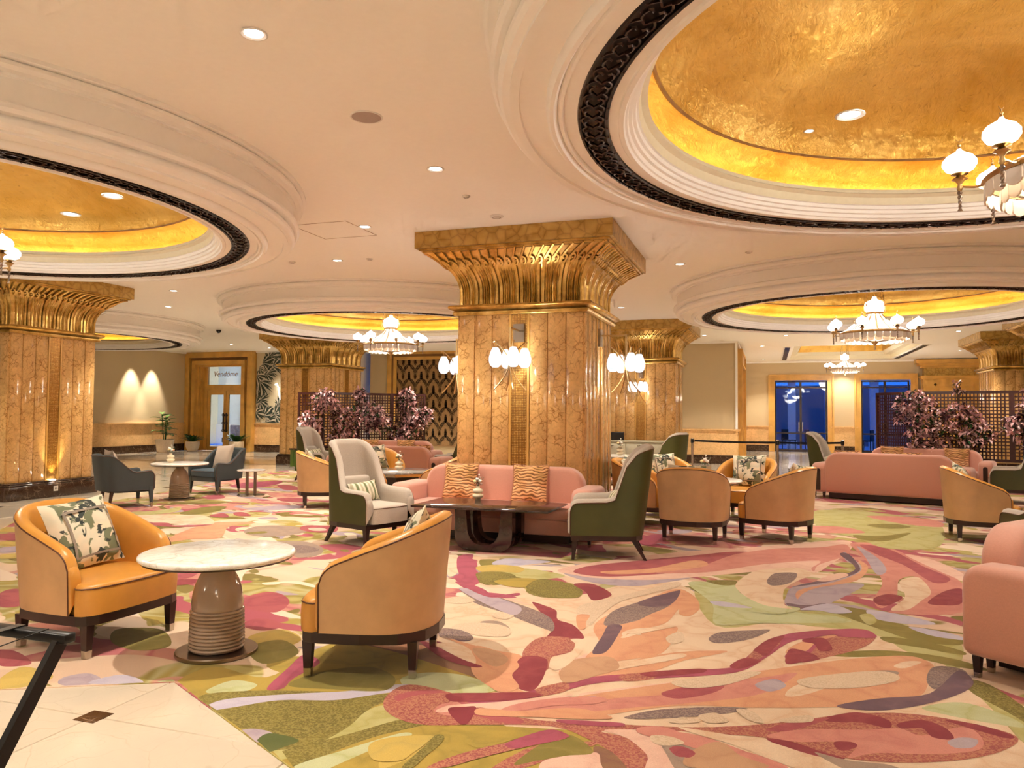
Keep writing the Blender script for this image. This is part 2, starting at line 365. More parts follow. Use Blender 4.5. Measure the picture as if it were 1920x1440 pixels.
def floor():
    f = G(); f.add([(XL, YB, -.012), (XR, YB, -.012), (XR, YF+4, -.012), (XL, YF+4, -.012)], [(0, 1, 2, 3)])
    fo = f.make('floor', MT['floor']); tag(fo, 'polished cream marble floor around the carpet', 'floor', kind='structure')
    s = 1.2; x0, y0 = -3.22, 3.05
    g = G(); c = .006; h = s/2
    g.add([(-h+c, -h+c, 0), (h-c, -h+c, 0), (h-c, h-c, 0), (-h+c, h-c, 0), (-h, -h, -.012), (h, -h, -.012), (h, h, -.012), (-h, h, -.012)], [(0, 1, 2, 3), (4, 5, 1, 0), (5, 6, 2, 1), (6, 7, 3, 2), (7, 4, 0, 3)])
    pr = None; me = None
    ci = G(); q = .065
    ci.add([(-q, -q, .0015), (q, -q, .0015), (q, q, .0015), (-q, q, .0015), (-q, -q, -.01), (q, -q, -.01), (q, q, -.01), (-q, q, -.01)], [(0, 1, 2, 3), (4, 5, 1, 0), (5, 6, 2, 1), (6, 7, 3, 2), (7, 4, 0, 3)])
    def wanted(x, y):
        if x > -5.8 and x < -.9 and y < 3.7 and y > .3: return True
        if x < -10.6 and x > -23 and 6 < y < 25.2: return True
        if -3 < x < 6 and 18.6 < y < 35.6: return True
        return False
    n = 0; cm = None
    for i in range(-17, 9):
        for j in range(-3, 28):
            x, y = x0+(i+.5)*s, y0+(j+.5)*s
            if not wanted(x, y): continue
            if me is None: o = g.make('tile', MT['floor'], fo); me = o.data
            else: o = link(bpy.data.objects.new('tile', me), fo)
            o.location = (x, y, 0); o.rotation_euler = (0, 0, 0)
            cx, cy = x0+i*s, y0+j*s
            if wanted(cx, cy):
                if cm is None: d = ci.make('inlay_tile', MT['darkm'], fo); cm = d.data
                else: d = link(bpy.data.objects.new('inlay_tile', cm), fo)
                d.location = (cx, cy, 0)
    # dark marble bands in the left gallery
    for y in (19.2, 22.4): G().box(-23, -12.4, y, y+.18, -.01, .002).make('border_band', MT['darkm'], fo)
floor()
def wall_run(name, axis, c, a0, a1, face, label, zc=HC, wains=True, holes=(), th=.2):
    """wall with fabric above marble wainscot; axis 'x': runs along x at y=c facing face*y; holes: (a0,a1,ztop)"""
    r = bpy.data.objects.new(name, None); COL.objects.link(r); tag(r, label, 'wall', kind='structure')
    segs = []; cur = a0
    for h in sorted(holes):
        segs.append((cur, h[0], 0)); segs.append((h[0], h[1], h[2])); cur = h[1]
    segs.append((cur, a1, 0))
    def B(g, p, q, d0, d1, z0, z1):
        lo, hi = sorted((c+face*d0, c+face*d1))
        if axis == 'x': g.box(p, q, lo, hi, z0, z1)
        else: g.box(lo, hi, p, q, z0, z1)
    up, pl, ra, bs = G(), G(), G(), G()
    for p, q, zb in segs:
        if q-p < .01: continue
        if zb: B(up, p, q, -th, 0, zb, zc); continue
        B(up, p, q, -th, 0, 1.10 if wains else 0, zc)
        if wains:
            n = max(1, int((q-p)/1.5)); 
            for k in range(n):
                u0, u1 = p+(q-p)*k/n, p+(q-p)*(k+1)/n
                s = G(); B(s, u0+.004, u1-.004, -th, .03, .27, 1.02); s.make('marble_panel', MT['wains'], r)
            B(ra, p, q, -th, .06, 1.02, 1.07); B(ra, p, q, -th, .085, 1.07, 1.115)
            B(bs, p, q, -th, .045, 0, .25); B(bs, p, q, -th, .06, .25, .28)
    up.make('wall_panel', MT['wallf'], r)
    if wains: ra.make('dado_rail', MT['wains'], r); bs.make('skirting', MT['darkm'], r)
    cr = G()
    for p, q, zb in segs: B(cr, p, q, 0, .05, zc-.06, zc)
    cr.make('cornice_trim', MT['mould'], r)
    return r
DX0, DX1 = -21.62, -19.62
wall_run('wall_left', 'y', -22.3, 19.5, 25.4, 1, 'beige fabric wall with marble wainscot lit by two spots behind the potted plants')
wall_run('wall_left_front', 'y', -24.8, -13, 19.5, 1, 'beige wall behind the leftmost marble column')
wall_run('wall_left_return', 'x', 19.5, -25, -22.0, -1, 'short beige wall return left of the potted plants')
wall_run('wall_left_back', 'x', 25.4, -22.4, -14.95, -1, 'rear wall carrying the oak doors and the leaf mural', holes=((-22.1, -19.15, 3.85),))
wall_run('wall_back', 'x', 27.0, -14.95, -2.2, -1, 'rear wall with the dark ornamental screen panel', wains=False)
wall_run('wall_centre', 'x', 25.5, -2.75, -.96, -1, 'plain beige wall section right of the rear column')
wall_run('wall_passage', 'y', -.96, 25.52, 35.6, 1, 'beige side wall of the passage to the glass doors', holes=((26.4, 30.2, 3.6),))
wall_run('wall_far', 'x', 35.6, -.96, 9.5, -1, 'far beige wall with two glazed doors', holes=((.12, 2.52, 3.20), (3.6, 5.72, 3.20)))
wall_run('wall_right', 'y', 9.4, -13, 35.6, -1, 'beige wall on the right side of the hall')
wall_run('wall_near', 'x', -12.9, -25, 9.5, 1, 'beige wall closing the hall on the near side')
# white plaster return at the end of the centre wall
G().box(-1.0, -.93, 25.44, 25.5, 1.12, HC).make('trim_1', MT['mould'])['kind'] = 'structure'
def portal(name, x0, x1, ztop, y, fw, dep, label, axis='x', black=False, zmid=0):
    r = bpy.data.objects.new(name, None); COL.objects.link(r); tag(r, label, 'door frame', kind='structure')
    def fr(nm, i0, i1, d, mat):
        g = G()
        def B(a, b, z0, z1):
            if axis == 'x': g.box(a, b, y-d, y+.02, z0, z1)
            else: g.box(y-.02, y+d, a, b, z0, z1)
        B(x0+i0, x0+i1, 0, ztop-i0); B(x1-i1, x1-i0, 0, ztop-i0); B(x0+i1, x1-i1, ztop-i1, ztop-i0)
        g.make(nm, MT[mat], r)
    if black:
        fr('outer_moulding', 0, .22, dep, 'oak'); fr('carved_band', .22, .34, dep*.55, 'oakd'); fr('inner_moulding', .34, .50, dep, 'oak'); fr('reveal', .50, .58, dep*.5, 'oak')
    else:
        fr('outer_moulding', 0, .07, dep, 'oak'); fr('frame_board', .07, fw-.06, dep*.7, 'oak'); fr('inner_moulding', fw-.06, fw, dep, 'oak')
    return r
# far glass doors -------------------------------------------------
def glass_door(n, x0, x1):
    r = bpy.data.objects.new('door_%d' % n, None); COL.objects.link(r)
    tag(r, '%s dark framed double glass door with blue dusk light outside' % ('left' if n == 1 else 'right'), 'door', kind='structure')
    y = 35.7; zt = 3.08; g = G(); w = .07
    for a, b in ((x0, x0+w), (x1-w, x1), ((x0+x1)/2-.045, (x0+x1)/2+.045)): g.box(a, b, y, y+.08, 0, zt)
    for a, b in ((0, .1), (.78, .84), (zt-.32, zt-.26), (zt-.06, zt)): g.box(x0, x1, y+.003, y+.077, a, b)
    g.make('door_frame', MT['oakd2'], r)
    xm = (x0+x1)/2
    for a, b in ((x0+w, xm-.045), (xm+.045, x1-w)):
        for z0, z1 in ((.1, .78), (.84, zt-.32), (zt-.26, zt-.06)):
            G().box(a, b, y+.035, y+.045, z0, z1).make('pane', MT['glass'], r)
        G().box(xm-.09 if a < xm else xm+.06, xm-.06 if a < xm else xm+.09, y-.05, y-.02, .9, 1.3).make('handle', MT['nickel'], r)
MT['oakd2'] = plain('dark_bronze_frame', (.045, .032, .028), .4, .4, var=.1)
glass_door(1, .25, 2.40); glass_door(2, 3.73, 5.60)
portal('trim_2', .0, 2.66, 3.36, 35.6, .26, .12, 'honey oak surround of the left glass door at the far wall')
portal('trim_3', 3.46, 5.88, 3.36, 35.6, .26, .12, 'honey oak surround of the right glass door at the far wall')
portal('trim_4', 26.2, 30.4, 3.75, -.96, .5, .16, 'honey oak surround of the side opening beyond the beige wall', axis='y')
G().box(-1.3, -1.2, 26.3, 30.3, 0, 3.7).make('door_3', MT['oak'])['kind'] = 'structure'
# panelled oak unit on the far right
u = thing('panelled_unit', 'tall honey oak wall unit with classical cornice beside the right glass door', 'wall panelling', (6.0, 35.5, 0))
G().box(0, 2.3, -.35, 0, 0, 3.1).make('body', MT['oak'], u)
k = G(); k.box(-.06, 2.36, -.42, 0, 3.1, 3.16); k.box(-.1, 2.4, -.46, 0, 3.16, 3.24); k.make('lower_cornice', MT['oak'], u)
G().box(.05, 2.25, -.36, 0, 3.24, 3.56).make('frieze', MT['pebble'], u)
k = G(); k.box(-.04, 2.34, -.42, 0, 3.56, 3.64); k.box(-.16, 2.46, -.52, 0, 3.64, 3.74); k.box(-.26, 2.56, -.62, 0, 3.74, 3.90); k.make('upper_cornice', MT['oak'], u)
for z0, z1 in ((.5, 1.4), (1.6, 2.9)):
    k = G(); k.box(.42, 1.88, -.40, -.35, z0, z0+.07); k.box(.42, 1.88, -.40, -.35, z1-.07, z1); k.box(.42, .49, -.40, -.35, z0, z1); k.box(1.81, 1.88, -.40, -.35, z0, z1)
    k.box(.60, 1.70, -.385, -.35, z0+.18, z1-.18); k.make('raised_panel', MT['oak'], u)
# exterior seen through the doors: a pale terrace with piers, bench and table
MT['extd'] = plain('dusk_stone', (.16, .18, .22), .6, var=.1)
ex = thing('outside_terrace', 'pale terrace with stone piers outside the glass doors', 'terrace', (0, 0, 0))
MT['ext'] = plain('pale_terrace_stone', (.55, .6, .68), .6, var=.05)
G().box(-4, 12, 36.2, 47, -.08, -.02).make('paving', MT['ext'], ex)
for i, x in enumerate((-1.5, .9, 2.6, 4.6, 6.6, 9.0)):
    g = G(); g.box(x, x+.36, 40, 40.4, 0, 4.6); g.box(x-.06, x+.42, 39.94, 40.46, 0, .35); g.box(x-.06, x+.42, 39.94, 40.46, 4.2, 4.6); g.make('pier', MT['ext'], ex)
G().box(-4, 12, 39.8, 40.6, 3.3, 3.7).make('beam', MT['ext'], ex); G().box(-4, 12, 44, 44.2, 0, 3.2).make('hedge_wall', MT['extd'], ex); G().box(-4, 12, 47, 47.2, 0, 2.0).make('parapet', MT['ext'], ex)
for x in (.9, 1.9, 4.3): 
    t = thing('terrace_chair', {.9: 'dim chair on the terrace, left one behind the left glass door', 1.9: 'dim chair on the terrace, right one behind the left glass door', 4.3: 'dim chair on the terrace behind the right glass door'}[x], 'chair', (x, 38.4+x*.1, -.02), x, group='chairs on the terrace')
    g = G(); g.box(-.24, .24, -.24, .24, .42, .47); g.make('seat', MT['black'], t)
    g = G(); g.box(-.24, .24, .2, .24, .47, .95); g.make('backrest', MT['black'], t)
    for a in (-.22, .19):
        for b in (-.22, .19): G().box(a, a+.03, b, b+.03, 0, .42).make('leg', MT['black'], t)
# oak entrance on the left: portal, transom with lettering, two leaves
portal('trim_5', -22.32, -19.10, 3.93, 25.4, .5, .28, 'deep honey oak portal around the restaurant doors', black=True)
dr = bpy.data.objects.new('door_4', None); COL.objects.link(dr); tag(dr, 'honey oak double doors with clear glass and dark carved handles under a lettered transom', 'door', kind='structure')
y = 25.62
g = G(); g.box(-21.95, -21.70, 25.38, 25.68, 0, 3.6); g.box(-19.70, -19.45, 25.38, 25.68, 0, 3.6); g.box(-21.9, -19.5, 25.38, 25.68, 3.42, 3.86); g.box(-21.74, -19.68, y-.06, y+.04, 3.38, 3.5); g.box(-21.74, -21.55, y-.06, y+.04, 0, 3.5); g.box(-19.72, -19.66, y-.06, y+.04, 0, 3.5); g.box(-21.6, -19.68, y-.07, y+.04, 2.40, 2.64); g.make('frame', MT['oak'], dr)
G().box(-21.55, -19.72, y-.01, y, 2.64, 3.38).make('transom_pane', MT['glass'], dr)
for a, b, hx in ((-21.55, -20.66, -20.74), (-20.64, -19.72, -20.60)):
    g = G(); g.box(a, a+.12, y-.03, y+.02, 0, 2.4); g.box(b-.12, b, y-.03, y+.02, 0, 2.4); g.box(a, b, y-.031, y+.021, 2.24, 2.4); g.box(a, b, y-.031, y+.021, 0, .16); lf = g.make('door_leaf', MT['oak'], dr)
    G().box(a+.12, b-.12, y-.01, y, .16, 2.24).make('pane', MT['glass'], lf)
    h = G(); h.box(hx, hx+.05, y-.12, y-.09, .75, 1.5)
    for z in (.8, 1.42, 1.1):
        h.tube([(hx+.025+.07*cos(t*pi/6), y-.105, z+.05*sin(t*pi/6)) for t in range(13)], .012, 5)
    h.box(hx+.01, hx+.04, y-.1, y-.03, .8, .84); h.box(hx+.01, hx+.04, y-.1, y-.03, 1.4, 1.44); h.make('handle', MT['oakd2'], lf)
tx = bpy.data.curves.new('lettering', 'FONT'); tx.body = 'Vendôme'; tx.size = .30; tx.extrude = .004; tx.shear = .25; tx.align_x = 'CENTER'
to = bpy.data.objects.new('lettering', tx); COL.objects.link(to); to.parent = dr; to.location = (-20.72, y-.03, 2.98); to.rotation_euler = (pi/2, 0, 0); tx.materials.append(MT['oakd'])
# the bright room behind those doors
MT['pale'] = plain('pale_blue_plaster', (.62, .68, .72), .6, var=.03)
rm = bpy.data.objects.new('wall_room_beyond', None); COL.objects.link(rm); tag(rm, 'pale blue wall of the bright room behind the oak doors', 'wall', kind='structure')
G().box(-25.5, -15.2, 31, 31.1, 0, 4.2).make('wall_panel', MT['pale'], rm); G().box(-25.5, -15.2, 25.62, 31, 4.1, 4.15).make('ceiling_panel', MT['mould'], rm)
G().box(-25.5, -15.2, 30.9, 31, 0, .95).make('dado', MT['mould'], rm); G().box(-25.6, -25.5, 25.6, 31, 0, 4.2).make('side_wall', MT['cream'], rm)
G().box(-15.3, -15.2, 25.6, 31, 0, 4.2).make('end_wall', MT['cream'], rm)
for x in (-23.6, -22.4): G().box(x, x+.5, 30.4, 30.9, 0, 4.1).make('pilaster', MT['cream'], rm)
point((-21.5, 28.6, 3.3), 160, (.9, .95, 1), .3)
# mural of palm leaves with the neon sign
mu = thing('mural', 'cream wall mural of dark green palm leaves between oak doors and rear column', 'mural', (-19.05, 25.38, 1.12))
MT['muralbg'] = plain('mural_ground', (.70, .60, .40), .7, var=.04); MT['muralg'] = plain('mural_leaf_ink', (.035, .05, .035), .7, var=.5, scale=6); MT['muralp'] = plain('mural_leaf_pale', (.62, .56, .46), .7, var=.2, scale=5)
G().box(0, 3.2, -.02, 0, 0, 2.78).make('panel', MT['muralbg'], mu)
g = G(); rr = random.Random(5); g2 = G()
for k in range(80):
    cx, cz = rr.uniform(-.1, 2.3), rr.choice([rr.uniform(0, .9), rr.uniform(1.4, 2.7), rr.uniform(0, 2.7)])
    if .55 < cx < 1.9 and .85 < cz < 1.95: cx = rr.uniform(-.1, .25)
    a0 = rr.uniform(-1, 1.5); L = rr.uniform(.45, .85)
    for q in range(13):
        a = a0+(q-6)*.17; l = L*(1-abs(q-6)*.07); w = .032; c, s = cos(a), sin(a)
        pts = [(cx, cz), (cx+c*l*.5-s*w, cz+s*l*.5+c*w), (cx+c*l, cz+s*l-.06*abs(q-6)*.3), (cx+c*l*.5+s*w, cz+s*l*.5-c*w)]
        pts = [(min(3.18, max(0.02, x)), min(2.76, max(.02, z))) for x, z in pts]
        yy = -.022-.0006*k-.00003*q
        (g if q % 3 else g2).add([(x, yy, z) for x, z in pts], [(0, 3, 2, 1)])
g.make('leaf_print', MT['muralg'], mu); g2.make('leaf_print', MT['muralp'], mu)
ns = thing('neon_sign', 'lit white neon script letter V on the leaf mural', 'sign', (-18.05, 25.3, 2.0))
g = G(); g.tube([(-.10, 0, .62), (-.02, 0, .66), (.04, 0, .5), (.10, 0, .2), (.17, 0, 0), (.24, 0, .2), (.32, 0, .5), (.42, 0, .68)], .016, 6); g.make('neon_tube', MT['neon'], ns)
g = G(); g.tube([(-.10, .04, .62), (-.02, .04, .66), (.04, .04, .5), (.10, .04, .2), (.17, .04, 0), (.24, .04, .2), (.32, .04, .5), (.42, .04, .68)], .03, 6); g.make('backing', MT['whitep'], ns)
# ornamental panel on the rear wall
MT['paneb'] = plain('bronze_ground', (.36, .21, .09), .5, .3, var=.1)
op = thing('ornamental_screen', 'bronze wall panel with black paisley fretwork in an oak frame', 'wall panel', (-13.75, 26.98, .3))
g = G(); g.box(0, 5.2, -.03, 0, 0, 3.32); g.make('ground', MT['paneb'], op)
for nm, a, b, c, d in (('outer_frame', -.40, -.22, .10, 'oak'), ('dark_band', -.22, -.12, .06, 'oakd'), ('inner_frame', -.12, 0, .10, 'oak')):
    g = G(); g.box(a, b, -c, 0, -.3, 3.32-b+.02 if 0 else 3.32-a-.0); g.box(5.2-b, 5.2-a, -c, 0, -.3, 3.32-a); g.box(b, 5.2-b, -c, 0, 3.32-b, 3.32-a); g.make(nm, MT[d], op)
g = G()
FS = [.5, 0, 0]
def ribbon(pts, w=.012, y=-.036):
    w *= .5
    pts = [(FS[1]+x*FS[0], FS[2]+z*FS[0]) for x, z in pts]
    V = []; F = []
    for i, (x, z) in enumerate(pts):
        x0, z0 = pts[max(i-1, 0)]; x1, z1 = pts[min(i+1, len(pts)-1)]; dx, dz = x1-x0, z1-z0; l = math.hypot(dx, dz) or 1
        V += [(x-dz/l*w, y, z+dx/l*w), (x+dz/l*w, y, z-dx/l*w)]
    F = [(2*i, 2*i+1, 2*i+3, 2*i+2) for i in range(len(pts)-1)]; g.add(V, F)
def tear(cx, cz, L, Wd, a, bend):
    for s in (1, .72, .45):
        pts = []
        for t in range(21):
            u = t/20*2*pi; r = (1-cos(u))/2; x = Wd*s*sin(u)*(.35+.65*r); z = L*s*r
            x += bend*z*z/L
            pts.append((cx+x*cos(a)-z*sin(a), cz+x*sin(a)+z*cos(a)))
        ribbon(pts)
    for q in range(3, 9):
        z = L*q/10; 
        for sg in (-1, 1):
            pts = [(0+bend*z*z/L, z), (sg*Wd*.30+bend*z*z/L, z+.07)]
            ribbon([(cx+x*cos(a)-zz*sin(a), cz+x*sin(a)+zz*cos(a)) for x, zz in pts], .009)
for ci, rj0, m in [(a, b, c) for a in range(8) for b in range(6) for c in (1, -1)]:
    for _ in (0,):
        for rj in (rj0,):
            FS[1:] = [0, 0]
            cx = .53+ci*1.04; cz = .08+rj*1.1+(.0 if ci % 2 == 0 else .0)
            tear(cx, cz+.15, .75, .13, m*.42, -m*.35); tear(cx+m*.5, cz+.6, .62, .1, m*.2, m*.3); tear(cx, cz+.65, .42, .16, 0, 0)
            ribbon([(cx+m*.5*sin(t/12*pi/2), cz+1.0*(t/12)) for t in range(13)], .013)
            ribbon([(cx+m*(.12+.07*cos(t*.5)), cz+.1+.07*sin(t*.5)) for t in range(13)], .01)
            ribbon([(cx+m*(.36+.06*cos(t*.5)), cz+.42+.06*sin(t*.5)) for t in range(13)], .01)
fo = g.make('fretwork', MT['black'], op); fo['kind'] = 'stuff'
# tall dark doors and blue-lit niche glimpsed between rear column and panel
G().box(-16.6, -15.05, 26.2, 26.3, 0, 3.0).make('door_5', plain('red_brown_wood', (.16, .05, .02), .4, var=.2))['kind'] = 'structure'
# ============================================================ COLUMNS
def make_column():
    r = thing('marble_column', 'amber marble column with mosaic niches and carved gold capital', 'column', (CX, CYY, 0)); r['kind'] = 'thing'
    w = .881
    g = G(); k = w-.022; g.box(-k, k, -k, k, 0, 3.0); g.make('core', MT['marble'], r)
    n = .14; edges = [-w, -.74+.10, -.39, -n]; sl = [(-w+.022, -.632), (-.632, -.384), (-.384, -n)]
    slabm = {}
    for q in range(4):
        R = Matrix.Rotation(q*pi/2, 4, 'Z')
        for i, (a, b) in enumerate(sl+[(-b, -a) for a, b in sl[::-1]]):
            key = i
            if key not in slabm:
                s = G(); s.box(a+.006, b-.006, -w, -w+.03, .30, 2.86)
                o = s.make('marble_slab', MT['marble'], r); bevel(o, .004, 1); slabm[key] = o.data
            else:
                o = link(bpy.data.objects.new('marble_slab', slabm[key]), r); bevel(o, .004, 1)
            o.rotation_euler = (0, 0, q*pi/2)
        s = G(); s.T = R; s.box(-n, -n+.03, -w-.004, -w+.03, .3, 2.86); s.box(n-.03, n, -w-.004, -w+.03, .3, 2.86); s.make('niche_edge', MT['oak'], r)
        s = G(); s.T = R; s.box(-n+.03, n-.03, -w+.008, -w+.03, .3, 2.86); s.make('mosaic_strip', MT['mosaic'], r)
    def ringbox(g, h, z0, z1): g.box(-h, h, -h, h, z0, z1)
    g = G(); ringbox(g, w+.06, 0, .24); ringbox(g, w+.045, .24, .27); ringbox(g, w+.03, .27, .30); bevel(g.make('plinth', MT['darkm'], r), .012, 2)
    g = G()
    prof = [(.0, 2.855), (.035, 2.855), (.05, 2.875), (.05, 2.90), (.03, 2.915), (.055, 2.925), (.095, 2.945), (.105, 2.965), (.09, 2.99), (.03, 3.0), (-.05, 3.005)]
    def sq(i, j):
        kk = [(1, -1), (1, 1), (-1, 1), (-1, -1)][int(round(i*4)) % 4]; o, z = prof[int(round(j*(len(prof)-1)))]
        return (kk[0]*(w+o), kk[1]*(w+o), z)
    g.grid(sq, 4, len(prof)-1, closeu=True); g.make('neck_moulding', MT['gold'], r, 40)
    # flared capital, reeded
    g = G(); w0 = w-.02; nz = 16; nx = 252
    def off(t):      # t 0..1 from neck to abacus
        return .36*max(0, (t-.22)/.78)**2.3
    for q in range(4):
        R = Matrix.Rotation(q*pi/2, 4, 'Z')
        def fn(u, v):
            z = 3.0+.68*v; o = off(v); h = w0+o; x = -h+2*h*u; y = -h
            # six panels of reeds
            p = (u*6) % 1; ins = .17 < p < .83; d = 0
            if ins and v < .64: d = .030*(abs(sin((p-.17)/.66*pi*6))) - .030*min(1, (.64-v)*12)
            elif not ins and v < .74: d = -.022 if abs(p-.5) > .475 else .014
            elif v >= .74: d = -.006
            y -= d*min(1, min(u, 1-u)*30)
            return tuple(R @ Vector((x, y, z)))
        g.grid(fn, nx, nz)
    g.make('flared_capital', MT['gold'], r, 50)
    g = G()
    for q in range(4):
        g.T = Matrix.Rotation(q*pi/2, 4, 'Z'); N = 19
        for i in range(N):
            u = (i+.5)/N
            pts = []
            for t in range(9):
                a = pi*1.25*t/8; v = .80-.07*cos(a)-.004*t; h = w0+off(min(1, v)); x = -h+2*h*u + .040*sin(a)-.01; pts.append((x, -h-.018, 3.0+.68*v))
            for t in range(1, 5):
                v = .88+.03*t; h = w0+off(v); pts.append((-h+2*h*u+.015*t-.01, -h-.022, 3.0+.68*v))
            g.tube(pts, .019, 5)
            v = .79; h = w0+off(v); g.lathe([(0, -.026), (.026, 0), (0, .026)], 6, (-h+2*h*u, -h-.014, 3.0+.68*v))
    sm = g.make('scroll_relief', MT['gold'], r, 60); sm['kind'] = 'stuff'
    g = G(); g.box(-1.245, 1.245, -1.245, 1.245, 3.665, 3.69); g.box(-1.28, 1.28, -1.28, 1.28, 3.69, 3.715); g.make('abacus_moulding', MT['gold'], r)
    g = G(); g.box(-1.323, 1.323, -1.323, 1.323, 3.715, HC-.001); g.make('abacus', MT['pebble'], r)
    return r
c0 = make_column(); c0['label'] = 'central amber marble column behind the pink sofa with the wavy cushions'
dup(c0, (-13.045, 10.46, 0), label='leftmost amber marble column beside the two slate armchairs')
dup(c0, (-13.045, 20.53, 0), label='amber marble column behind the green planter and left trellis')
dup(c0, (-3.106, 20.53, 0), label='amber marble column behind the low cream console')
dup(c0, (6.834, 20.53, 0), label='amber marble column at the right edge, its capital overlapping the one behind')
dup(c0, (6.90, 25.52, 0), label='amber marble column behind the right trellis')
for (x, y) in ((-12.13, 10.46),): spot((x+.02, y, .34), 14, 70, .6, (1, .75, .35), (pi, 0, 0), .02)
t = thing('floor_outlet', 'small white power socket in the dark plinth of the leftmost column', 'socket', (-12.105, 10.5, .15))
G().box(0, .008, -.045, .045, -.045, .045).make('face_plate', MT['whitep'], t)
g = G(); g.box(.008, .01, -.02, -.008, -.015, .015); g.box(.008, .01, .008, .02, -.015, .015); g.make('socket_hole', MT['black'], t)
t = thing('uplight', 'small recessed uplight at the foot of the mosaic niche', 'uplight', (-12.14, 10.46, .30))
G().lathe([(0, 0), (.05, 0), (.05, .012), (.03, .014), (0, .014)], 16).make('lens', MT['glow'], t)
# ============================================================ DOMES
def make_dome():
    d = thing('ceiling_dome', 'round recessed gold ceiling dome', 'ceiling dome', (*DOMES[0], 0))
    n = 144
    g = G(); g.lathe([(3.70, HC), (3.70, HC-.03), (3.65, HC-.035), (3.67, HC-.05), (3.675, HC-.075), (3.65, HC-.10), (3.595, HC-.105), (3.595, HC-.125), (3.565, HC-.13), (3.56, 3.63), (3.60, 3.625), (3.63, 3.605), (3.635, 3.575), (3.61, 3.55), (3.555, 3.545), (3.555, 3.52), (3.585, 3.515), (3.585, 3.48), (3.56, 3.455), (3.515, 3.45), (3.515, ZR), (3.46, ZR)], n); g.make('drum', MT['mould'], d, 35)
    g = G(); g.lathe([(3.46, ZR), (3.455, ZR+.02), (3.295, ZR+.02), (3.29, ZR-.004), (3.27, ZR-.028), (3.245, ZR-.028), (3.228, ZR-.008), (3.222, ZR+.012), (3.21, ZR-.012), (3.19, ZR-.012), (3.18, ZR+.015), (3.096, ZR+.005)], n); g.make('soffit_moulding', MT['mould'], d, 35)
    g = G(); g.lathe([(3.096, ZR+.005), (3.09, ZR-.008), (3.075, ZR-.008), (3.07, ZR+.03), (2.925, ZR+.03), (2.92, ZR-.008), (2.9, ZR-.008), (2.895, ZR+.005)], n); g.make('iron_band', MT['iron'], d, 35)
    g = G(); N = 110
    for i in range(N):
        a0 = 2*pi*i/N
        for sg in (1, -1):
            pts = []
            for t in range(7):
                u = t/6; r = 2.998+sg*.070*sin(u*pi*.85); a = a0+(u*1.25)/N*2*pi; pts.append((r*cos(a), r*sin(a), ZR-.004+.012*sin(u*pi)))
            for t in range(1, 6):
                b = t/5*pi*1.3; r = 2.998+sg*(.070*sin(.85*pi)+.020*sin(b)-.0); a = a0+(1.25+.28*(1-cos(b)))/N*2*pi; pts.append((r*cos(a), r*sin(a), ZR-.006))
            g.tube(pts, .0085, 4, False)
        for r in (3.083, 2.908):
            g.lathe([(0, -.008), (.008, 0), (0, .008)], 4, (r*cos(a0), r*sin(a0), ZR-.01))
    sc = g.make('filigree', MT['iron2'], d); sc['kind'] = 'stuff'
    g = G(); g.lathe([(2.895, ZR+.005), (2.84, ZR+.005), (2.83, ZR-.006), (2.80, ZR-.006), (2.79, ZR+.015), (2.775, ZR+.02), (2.768, ZR+.05), (2.745, ZR+.055), (2.742, ZR+.085), (2.72, ZR+.09), (2.715, ZR+.12), (2.70, ZR+.125)], n); g.make('inner_soffit', MT['mould'], d, 30)
    g = G(); g.lathe([(2.70, ZR+.125), (2.69, ZR+.15), (2.685, ZR+.19), (2.665, ZR+.20), (2.64, ZR+.215), (2.655, ZR+.225), (2.655, ZR+.24), (2.66, ZR+.26), (2.72, ZR+.26), (2.72, ZR+.16)], n); g.make('cove_lip', MT['cream'], d, 30)
    g = G(); g.lathe([(2.72, 3.60), (2.86, 3.60), (2.94, 3.64), (2.975, 3.70), (2.96, 3.78), (2.90, 3.83), (2.84, 3.86), (2.80, 3.90), (2.74, 3.945), (2.66, 3.955), (2.63, 3.96)], n); g.make('gold_cove', MT['goldleaf'], d, 60)
    g = G(); g.lathe([(2.63, 3.955), (2.615, 3.948), (2.60, 3.965)], n); g.make('dark_line', MT['oakd'], d, 60)  # thin dark ring between cove and dome
    pr = [(2.61*cos(t/16*pi/2)**.8 if t < 16 else 0.001, 3.97+.62*sin(t/16*pi/2)) for t in range(17)]
    g = G(); g.lathe(pr, n); g.make('gold_dome', MT['goldleaf'], d, 180)
    g = G(); g.lathe([(2.75, 3.605), (2.80, 3.605), (2.80, 3.63), (2.75, 3.63), (2.75, 3.605)], 96); g.make('cove_strip', MT['cove'], d)
    g = G(); g.lathe([(3.66, HC), (3.66, 4.7), (0.01, 4.7)], 48)
    g.make('upper_shell', MT['mould'], d)
    return d
MT['iron2'] = plain('worn_iron', (.075, .045, .035), .3, .8, var=.3, scale=30)
d0 = make_dome(); d0['label'] = 'round recessed gold dome at the left edge above the leftmost column'
for (x, y), lb in zip(DOMES[1:], ('largest round gold dome, overhead at the upper right with the black filigree ring', 'round gold dome behind, left of the central column, with a chandelier', 'round gold dome behind, right of the central column, with a chandelier', 'small distant round gold dome behind the leftmost column')):
    dup(d0, (x, y, 0), label=lb)
